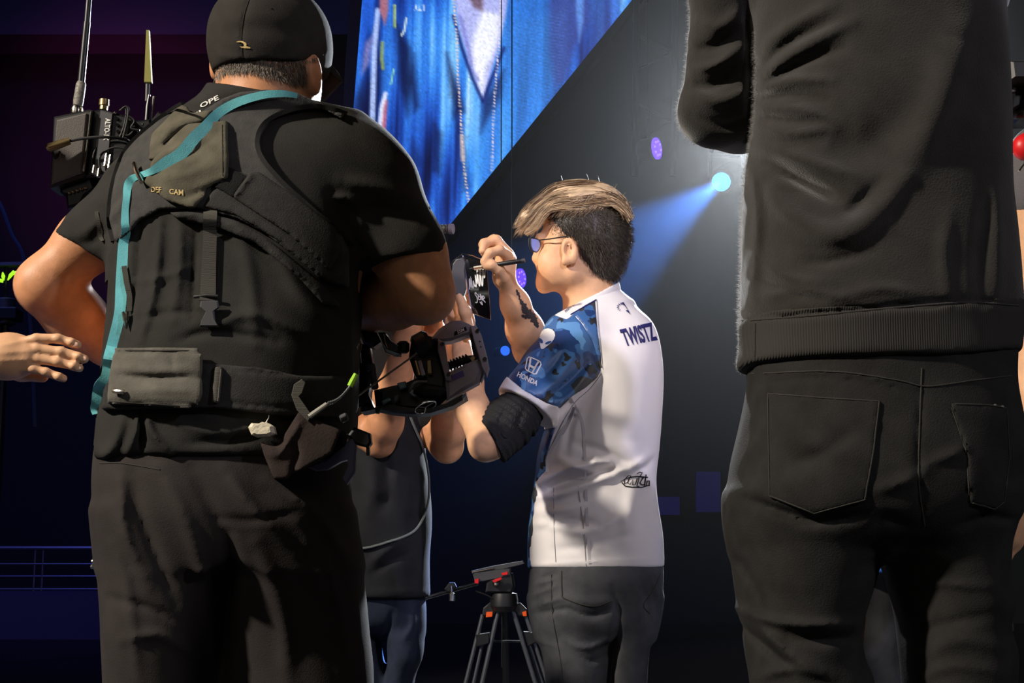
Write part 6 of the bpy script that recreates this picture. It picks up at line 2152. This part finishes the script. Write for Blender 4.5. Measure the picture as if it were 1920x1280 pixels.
def build_broadcast_camera():
    Y = 2.74
    base = W(300, 300, Y)
    o = root_empty('broadcast_camera', base, 'camera with battery, wireless transmitter and tall antenna rising past the cameraman\'s left shoulder', 'camera')
    k = Y / F
    MB().prism([(232, 262), (560, 250), (600, 300), (600, 420), (250, 430)], Y + .02, .20, .01).build('camera_body', M_BLK, o)
    MB().cyl(W(440, 340, Y + .22), W(440, 340, Y + .46), .06, 20, .01).build('lens', M_BLKM, o)
    # battery with felt face
    b = MB().prism([(100, 218), (166, 204), (174, 206), (160, 326), (154, 332), (93, 352)], Y - .08, .07, .004).build('battery', M_BLK, o)
    MB().prism([(106, 224), (162, 211), (152, 324), (97, 344)], Y - .086, .008, .003).build('felt_face', M_FOAM, b)
    MB().tube([W(171, 209, Y - .086), W(164, 270, Y - .086), W(157, 322, Y - .086)], .0022, 6).build('edge_rail', M_CHROME, b)
    # transmitter
    t = MB().prism([(174, 207), (190, 203), (212, 210), (246, 218), (236, 300), (206, 330), (160, 332)], Y - .07, .12, .004).build('transmitter', M_BLKM, o)
    fp = MB().prism([(188, 205), (211, 211), (199, 330), (176, 330)], Y - .076, .01, .002).build('label_plate', M_GREY, t)
    TB = [BVHTree.FromPolygons([tuple(np.array(v.co) + base) for v in fp.data.vertices], [tuple(p.vertices) for p in fp.data.polygons])]
    Print().text('ALTO-1X', .02).lay('lettering', M_WHITEP, t, TB, [(198, 222), (194, 263), (204, 264), (208, 222)], .0012, 5)
    for i in range(4):
        MB().cyl(W(219 + i * 1, 222 + i * 12, Y - .075), W(219 + i, 222 + i * 12, Y - .06), 3.2 * k, 10).build('port', M_BLK, t)
    lb = MB().prism([(112, 344), (170, 330), (178, 350), (160, 366), (150, 384), (126, 390), (122, 362), (112, 360)], Y - .06, .09, .004).build('connector_box', M_BLKM, o)
    for i in range(5):
        MB().ball(W(130 + i * 7.5, 361 - i * 2.3, Y - .064), 3.2 * k, 8).build('connector', M_BRASS, lb)
    MB().tube([W(88, 279, Y - .115), W(92, 277, Y - .115), W(110, 271, Y - .112), W(131, 264, Y - .108)], [5 * k, 8.5 * k, 8 * k, 7 * k], 12).build('plug', M_BRASS, b)
    MB().tube(curve_pts([W(131, 264, Y - .108), W(160, 259, Y - .11), W(200, 257, Y - .11), W(236, 262, Y - .09), W(246, 272, Y - .06)], 6), 3.0 * k, 8).build('power_cable', M_RUB, b)
    MB().tube(curve_pts([W(97, 284, Y - .10), W(104, 296, Y - .095), W(112, 284, Y - .09)], 5), 3 * k, 8).build('cable_tail', M_RUB, b)
    # tall antenna
    a = MB().tube([W(143, 214, Y - .03), W(144, 206, Y - .03), W(145, 200, Y - .03)], [11 * k, 12 * k, 10 * k], 14).build('antenna_base', M_CHROME, o)
    MB().tube([W(146, 198, Y - .03), W(147, 190, Y - .03), W(152, 158, Y - .03), W(153, 154, Y - .03)], [9 * k, 10 * k, 9.5 * k, 8 * k], 14).build('label_sleeve', mat('printed sleeve', (120, 116, 108), .6, .3, var=.6, vscale=240), a)
    MB().tube([W(152, 156, Y - .03), W(163, 42, Y - .03)], [7.2 * k, 6.8 * k], 14).build('antenna_rod', M_BLKM, a)
    MB().tube([W(163, 42, Y - .03), W(168, -20, Y - .03), W(176, -110, Y - .03)], [6 * k, 5.4 * k, 4 * k], 14).build('antenna_tip', M_BLKM, a)
    MB().tube([W(194, 206, Y - .02), W(195, 199, Y - .02), W(195, 198, Y - .02), W(195.5, 187, Y - .02)], [8 * k, 8 * k, 10 * k, 9.5 * k], 12).build('antenna_socket', M_BRASS, t)
    MB().tube([W(274, 246, Y - .01), W(277, 200, Y - .01), W(280, 178, Y - .01)], [5 * k, 4.2 * k, 2.5 * k], 10).build('short_antenna', M_BLKM, o)
    MB().tube([W(284, 232, Y), W(287, 196, Y), W(289, 181, Y)], [2 * k, 2 * k, 3.2 * k], 8).build('pin_antenna', M_CHROME, o)
    MB().tube([W(276, 190, Y + .3), W(277, 158, Y + .3)], 5 * k, 8).build('aerial_stem', M_BLK, o)
    MB().prism([(274, 56), (279, 56), (284, 154), (270, 154)], Y + .3, .012, .001).build('aerial_blade', mat('olive aerial', (128, 124, 62), .7, .3), o)
    # cable bundle
    for i, p in enumerate(([(228, 205), (236, 200), (241, 206), (238, 230), (230, 262)], [(224, 208), (232, 203), (237, 208), (233, 236), (222, 264)], [(182, 322), (178, 296), (188, 276), (214, 268), (240, 272), (258, 286)], [(190, 326), (186, 300), (196, 284), (220, 276), (246, 284), (262, 300)],
                           [(176, 318), (176, 288), (192, 270), (220, 264), (250, 270)], [(204, 318), (210, 296), (222, 286), (244, 292)], [(236, 214), (252, 226), (246, 240), (262, 244)], [(226, 250), (240, 254), (252, 246), (266, 250)])):
        MB().tube(curve_pts([W(x, y, Y - .085 + .012 * (i % 3)) for x, y in p], 6), (2.4, 2.2, 2.6, 2.2, 2.0, 3.0, 2.0, 2.0)[i] * k, 8).build('cable', M_RUB, o)
    for x, y, ll in ((175, 326, 16), (184, 332, 16), (197, 312, 28), (204, 316, 26)):
        MB().cyl(W(x, y, Y - .09), W(x + ll * .16, y - ll, Y - .085), 3.4 * k, 10, .001).build('cable_plug', M_CHROME, o)
    for x, y in ((216, 212), (243, 224), (250, 236), (262, 246), (241, 270), (268, 234)):
        MB().ball(W(x, y, Y - .07), 3.2 * k, 8).build('knob', M_CHROME, o)
    MB().prism([(284, 224), (296, 208), (306, 212), (322, 216), (300, 236), (286, 246)], Y - .02, .05, .003).build('viewfinder_bracket', M_BLKM, o)
    MB().prism([(250, 226), (282, 222), (286, 254), (256, 262)], Y - .02, .06, .004).build('receiver', M_BLKM, o)
    # ribbed tube sticking out beyond the right arm
    pts, rr = [], []
    a0, b0 = W(600, 432, Y + .1), W(843, 429, Y + .02)
    for i in range(121):
        t_ = i / 120
        pts.append(a0 + (b0 - a0) * t_)
        rr.append((9.2 if i < 92 else (9.2 if i % 3 else 6.8)) * k)
    MB().tube(pts, rr, 16).build('ribbed_tube', mat('ribbed grey metal', (120, 116, 108), .4, .5, metal=.5), o)
    MB().tube([b0, b0 + (b0 - a0) * .028], [10.2 * k, 10.0 * k], 16).build('tube_end', M_GUN, o)


def build_stabiliser_arm():
    Y = 2.62
    k = Y / F
    base = W(740, 690, Y)
    o = root_empty('stabiliser_arm', base, 'sprung camera stabiliser arm with grey side plates at the cameraman\'s right hip', 'camera arm')
    gm = M_GUN
    u = MB().prism([(806, 636), (822, 616), (846, 600), (866, 600), (886, 610), (888, 622), (872, 628), (845, 638), (822, 640)], Y, .055, .006).build('upper_bar', gm, o)
    lo = MB().prism([(832, 702), (868, 684), (896, 672), (906, 690), (898, 716), (868, 732), (838, 750), (836, 728)], Y, .055, .006).build('lower_bar', gm, o)
    pl = MB().prism([(821, 634), (834, 642), (838, 668), (846, 713), (836, 712), (829, 690), (820, 658)], Y - .012, .02, .003).build('side_plate', gm, o)
    pr = MB().prism([(882, 610), (893, 610), (903, 628), (912, 662), (918, 690), (913, 706), (905, 692), (894, 660), (886, 630)], Y - .012, .02, .003).build('side_plate', gm, o)
    MB().prism([(878, 612), (888, 612), (896, 660), (908, 700), (902, 714), (893, 690), (884, 650)], Y + .01, .05, .003).build('end_web', M_BLK, o)
    for x, y, p in ((895, 620, pr), (909, 673, pr), (829, 645, pl), (841, 702, pl)):
        MB().cyl(W(x, y, Y - .016), W(x, y, Y - .008), 4.2 * k, 14, .0008).build('bolt', M_CHROME, p)
    for y in (640, 650):
        MB().cyl(W(899.5 + (y - 640) * .2, y, Y - .0135), W(899.5 + (y - 640) * .2, y, Y - .01), 1.6 * k, 8).build('bolt_hole', M_BLK, pr)
    a, b = W(836, 688, Y + .02), W(888, 670, Y + .02)
    d = (b - a) / np.linalg.norm(b - a)
    e1 = np.cross(d, [0, 1, 0])
    e2 = np.cross(d, e1)
    MB().tube([a + (b - a) * t + (e1 * math.cos(t * 57) + e2 * math.sin(t * 57)) * 9.5 * k for t in np.linspace(0, .86, 260)], 2.0 * k, 6).build('spring', M_BLKM, o)
    MB().tube([a, a + (b - a) * .84, b], [7 * k, 7 * k, 5 * k], 12).build('spring_core', M_BLK, o)
    MB().prism([(880, 672), (888, 664), (893, 670), (886, 682)], Y + .005, .03, .003).build('spring_end', M_BRASS, o)
    # prints on the bars
    def bv(q):
        return [BVHTree.FromPolygons([tuple(np.array(v.co) + base) for v in q.data.vertices], [tuple(p.vertices) for p in q.data.polygons])]
    Print().fill([(0, 0), (1, 0), (1, 1), (0, 1)]).lay('label_patch', M_BLKP, u, bv(u), [(851, 630), (876, 619), (873, 612), (852, 622)], .0008)
    Print().text('SSM', .02).lay('lettering', M_WHITEP, u, bv(u), [(858, 626), (871, 620.5), (869, 614.5), (857, 620)], .0014, 5)
    Print().fill([(0, 0), (1, 0), (1, 1), (0, 1)]).lay('label_patch', mat('violet label', (96, 84, 160), .5, .4), lo, bv(lo), [(849, 714), (871, 705), (868, 694), (846, 704)], .0008)
    # socket block and joints between plate and vest
    MB().prism([(770, 640), (796, 626), (822, 634), (824, 660), (838, 716), (834, 740), (800, 730), (776, 700), (766, 668)], Y + .0, .07, .008).build('socket_block', M_BLK, o)
    MB().cyl(W(776, 652, Y - .01), W(806, 636, Y - .01), 22 * k, 18, .006).build('knuckle', M_BLK, o)
    MB().prism([(672, 620), (706, 622), (714, 640), (700, 650), (680, 642)], Y - .02, .05, .005).build('hinge_block', M_BLKM, o)
    MB().prism([(708, 622), (722, 622), (734, 638), (752, 650), (750, 664), (736, 664), (722, 652)], Y - .03, .04, .005).build('link_bracket', M_BLKM, o)
    MB().prism([(714, 640), (727, 655), (752, 664), (744, 668), (722, 660)], Y - .036, .012, .002).build('link_edge', mat('blue-grey alloy', (104, 122, 132), .35, .5, metal=.5), o)
    MB().tube([W(719, 626, Y - .035), W(721, 640, Y - .036), W(726, 654, Y - .036)], 2.2 * k, 8).build('link_pin', M_CHROME, o)
    MB().cyl(W(756, 640, Y), W(756, 662, Y), 12 * k, 16, .004).build('pivot', M_BLK, o)
    MB().prism([(660, 640), (692, 646), (700, 690), (690, 740), (700, 764), (672, 762), (662, 720)], Y + .01, .06, .006).build('vest_socket', M_BLK, o)
    MB().tube(curve_pts([W(676, 640, Y - .03), W(670, 660, Y - .035), W(668, 676, Y - .035)], 5), 1.8 * k, 8).build('pull_cord', M_CHROME, o)
    MB().tube(curve_pts([W(678, 644, Y - .03), W(676, 664, Y - .035), W(677, 680, Y - .03)], 5), 1.3 * k, 8).build('pull_cord', M_CHROME, o)
    MB().cyl(W(697, 690, Y - .02), W(704, 730, Y - .02), 7 * k, 14, .003).build('gas_strut', M_GREY, o)
    MB().cyl(W(694, 682, Y - .02), W(698, 696, Y - .02), 9 * k, 14, .003).build('strut_collar', M_GREY, o)
    for x in (778, 786):
        MB().cyl(W(x, 676, Y - .02), W(x + 8, 704, Y - .02), (3.5 if x < 780 else 4.2) * k, 12, .001).build('guide_rod', M_GUN if x > 780 else M_BRASS, o)
    MB().prism([(800, 674), (808, 672), (810, 702), (802, 702)], Y - .012, .012, .002).build('guide_plate', M_BRASS, o)
    # lower housing with hub ring
    MB().prism([(676, 762), (700, 764), (720, 756), (760, 764), (800, 768), (840, 756), (872, 738), (876, 744), (850, 760), (806, 774), (770, 776), (730, 772), (702, 766), (676, 772)], Y + .0, .07, .004).build('lower_tray', M_BLK, o)
    hs = MB().prism([(700, 730), (760, 716), (796, 700), (838, 712), (842, 742), (820, 762), (780, 770), (740, 768), (704, 764)], Y + .01, .07, .012)
    hs.build('lower_housing', M_BLK, o)
    MB().tube(curve_pts([W(768, 736, Y - .01), W(772, 724, Y - .012), (W(782, 716, Y - .012)), W(800, 716, Y - .008)], 5), 3.4 * k, 8).build('locking_lever', mat('grey alloy', (110, 112, 116), .35, .5, metal=.6), o)
    MB().prism([(766, 736), (771, 728), (776, 730), (774, 738), (782, 742), (776, 744)], Y - .016, .012, .002).build('lever_foot', mat('grey alloy', (110, 112, 116)), o)
    MB().ball(W(806, 732, Y), (30 * k, .028, 12 * k), 16).build('hand_grip', M_RUB, o)
    MB().prism([(864, 744), (874, 734), (875, 742), (868, 748)], Y - .01, .05, .003).build('tail_fin', mat('blue-grey alloy', (104, 122, 132)), o)
    c = W(798, 763, Y - .012)
    ex, ez = np.array([math.cos(.42), 0, math.sin(.42)]), np.array([-math.sin(.42) * .4, -.9, math.cos(.42) * .42])
    hub = MB().tube(arc(c, ex * 21 * k, ez * 18 * k, 1, 0, 2 * math.pi, 33), 1.5 * k, 8, False).build('hub_ring', M_CHROME, o)
    for an in (.3, 2.3, 4.4):
        MB().tube([c, c + ex * 20 * k * math.cos(an) + ez * 17 * k * math.sin(an)], 1.6 * k, 6).build('spoke', M_CHROME, hub)
    MB().prism([(714, 752), (730, 744), (733, 750), (718, 758)], Y - .012, .016, .002).build('latch', mat('blue-grey alloy', (104, 122, 132)), o)
    MB().prism([(738, 742), (747, 738), (748, 748), (741, 754), (737, 750)], Y - .014, .02, .003).build('latch_knob', M_GREY, o)
    MB().prism([(703, 764), (716, 764), (710, 774), (704, 774)], Y - .01, .02, .002).build('thumb_screw', M_BLK, o)
    MB().prism([(744, 718), (760, 714), (762, 726), (750, 730)], Y - .012, .02, .002).build('sight_plate', mat('blue-grey alloy', (104, 122, 132)), o)
    MB().cyl(W(626, 774, Y - .1), W(782, 662, Y - .05), 1.9 * k, 8).build('tension_rod', mat('olive grey rod', (118, 112, 100), .4, .5, metal=.4), o)
    MB().ball(W(628, 772, Y - .1), 4 * k, 8).build('rod_end', M_GREY, o)
    # small equipment glimpsed under the bent arm
    MB().prism([(680, 524), (688, 508), (694, 502), (700, 516), (694, 526)], Y + .2, .03, .003).build('handle_tip', M_CHROME, o)


def build_tripod():
    Y = 4.6
    k = Y / F
    foot = [W(828, 1474, Y), W(1086, 1474, Y), W(960, 1420, Y + .5)]
    base = W(945, 1040, Y) * [1, 1, 0]
    o = root_empty('video_tripod', base, 'black video tripod with orange tags and pan bar, standing behind the player', 'tripod')
    mt = mat('dark alloy tube', (92, 94, 100), .35, .5, metal=.6)

    def pt(x, y, dy=0.0):
        return W(x, y, Y + dy)
    for name, tubes, brk, tg, ex in (
            ('leg', [[(936, 1137), (904, 1280), (868, 1440)], [(905, 1152), (873, 1280), (834, 1440)], [(906, 1198), (888, 1280), (851, 1450)]], [(906, 1140), (918, 1130), (940, 1132), (926, 1154), (904, 1154)], [(912, 1147), (924, 1146), (923, 1156), (911, 1157)], (851, 1470)),
            ('leg', [[(960, 1137), (1004, 1280), (1052, 1440)], [(986, 1154), (1027, 1280), (1082, 1440)], [(988, 1196), (1016, 1280), (1068, 1450)]], [(956, 1134), (976, 1130), (988, 1142), (990, 1156), (972, 1154)], [(979, 1147), (987, 1145), (988, 1155), (981, 1155)], (1068, 1470))):
        l = None
        for i, t in enumerate(tubes):
            m_ = MB().tube([pt(x, y, .01 * i) for x, y in t], (4.6, 4.0, 3.6)[i] * k, 10)
            if i == 0:
                l = m_.build('leg', mt, o)
            else:
                m_.build('leg_tube', mt, l)
        MB().prism(brk, Y - .012, .04, .003).build('leg_bracket', M_BLK, l)
        MB().prism(tg, Y - .016, .006, .001).build('orange_tag', M_ORANGE, l)
        mx = (tubes[0][0][0] + tubes[0][1][0]) / 2
        sx = np.sign(mx - 945)
        cx = 906 if sx < 0 else 986
        MB().prism([(cx - 14, 1190), (cx + 12, 1186), (cx + 10 - 2 * sx, 1206), (cx - 12, 1212)] if sx < 0 else [(cx - 4, 1184), (cx + 18, 1186), (cx + 20, 1204), (cx + 4, 1212)], Y - .012, .045, .003).build('leg_clamp', M_BLK, l)
        f = W(ex[0], ex[1], Y + .02)
        MB().tube([f + [0, 0, .05], [f[0], f[1], .002]], [.02, .035], 10).build('foot', M_RUB, l)
    l = MB().tube([pt(946, 1140, .06), W(950, 1290, Y + .25), [foot[2][0], foot[2][1], .03]], .012, 8).build('leg', M_BLK, o)
    MB().tube([[foot[2][0], foot[2][1], .05], [foot[2][0], foot[2][1], .002]], [.02, .035], 10).build('foot', M_RUB, l)
    MB().tube([pt(945, 1146), pt(945, 1136), pt(945, 1124), pt(945, 1112), pt(945, 1110)], [20 * k, 26 * k, 26 * k, 24 * k, 15 * k], 20).build('bowl', M_BLK, o)
    h = MB().prism([(910, 1110), (914, 1082), (930, 1076), (962, 1074), (966, 1100), (960, 1112)], Y - .04, .08, .006).build('fluid_head', M_BLK, o)
    MB().ball(pt(931, 1092, -.05), (8 * k, .02, 8 * k), 12).build('drag_dial', M_CHROME, h)
    MB().prism([(923, 1088), (940, 1081), (941, 1086), (926, 1092)], Y - .075, .012, .001).build('red_lever', M_RED, h)
    MB().prism([(940, 1074), (952, 1071), (952, 1077), (942, 1079)], Y - .05, .01, .001).build('red_mark', M_RED, h)
    MB().prism([(890, 1086), (898, 1084), (897, 1094), (890, 1093)], Y - .05, .01, .001).build('red_mark', M_RED, h)
    MB().prism([(886, 1074), (940, 1066), (958, 1066), (958, 1078), (906, 1090), (890, 1090)], Y - .045, .09, .004).build('plate_clamp', M_GREY, h)
    MB().prism([(884, 1070), (922, 1061), (980, 1051), (984, 1056), (940, 1068), (886, 1075)], Y - .04, .08, .002).build('sliding_plate', M_GREY, h)
    MB().cyl(pt(885, 1073, -.045), pt(926, 1065, -.045), 1.6 * k, 8).build('plate_edge', M_CHROME, h)
    pb = MB().tube([pt(896, 1093, -.02), pt(858, 1104, -.03), pt(800, 1120, -.05), pt(770, 1140, -.06)], 3.4 * k, 8).build('pan_bar', M_BLKM, o)
    MB().prism([(833, 1104), (842, 1092), (852, 1092), (856, 1100), (850, 1108), (838, 1110)], Y - .05, .03, .003).build('bar_clamp', M_BLK, pb)
    MB().tube([pt(846, 1098, -.055), pt(847, 1110, -.055), pt(848, 1112, -.055), pt(847, 1126, -.055)], [2 * k, 2 * k, 5.5 * k, 6 * k], 10).build('clamp_wing', M_CHROME, pb)
    MB().tube(curve_pts([pt(892, 1108, -.03), pt(914, 1116, -.03), pt(930, 1126, -.03)], 4), 1.4 * k, 6).build('drag_cable', M_RUB, o)
    MB().cyl(pt(941, 1150), pt(941, 1250, .02), 1.2 * k, 6).build('centre_strap', M_BLK, o)
    MB().prism([(912, 1200), (978, 1200), (976, 1204), (914, 1204)], Y + .05, .01, .001).build('spreader', M_BLK, o)


def build_case():
    Y = 4.0
    base = W(230, 1040, Y) * [1, 1, 0]
    o = MB().prism([(176, 1060), (290, 1060), (290, 1160), (205, 1160), (190, 1110), (178, 1078)], Y, .3, .01).build('equipment_case', M_BLK, None, base)
    tag(o, 'black equipment case with metal corners and a pale dome, behind the cameraman\'s trouser leg', 'case')
    MB().prism([(171, 1048), (300, 1042), (300, 1060), (173, 1064)], Y - .01, .32, .006).build('case_lid', M_GREY, o)
    MB().tube([W(172, 1052, Y - .02), W(200, 1046, Y - .02), W(240, 1044, Y - .02)], .004, 8).build('metal_trim', M_CHROME, o)
    for x, y in ((174, 1062), (199, 1118)):
        MB().ball(W(x, y, Y - .01), .008, 8).build('corner_rivet', M_CHROME, o)
    MB().ball(W(205, 1036, Y + .12), (.035, .035, .034), 16).build('pale_dome', mat('cream dome', (176, 158, 140), .4, .4), o)
    MB().prism([(196, 1160), (290, 1160), (290, 1480), (206, 1480)], Y + .02, .26, .01).build('stand', M_BLK, o)


build_broadcast_camera()
build_stabiliser_arm()
build_tripod()
build_case()
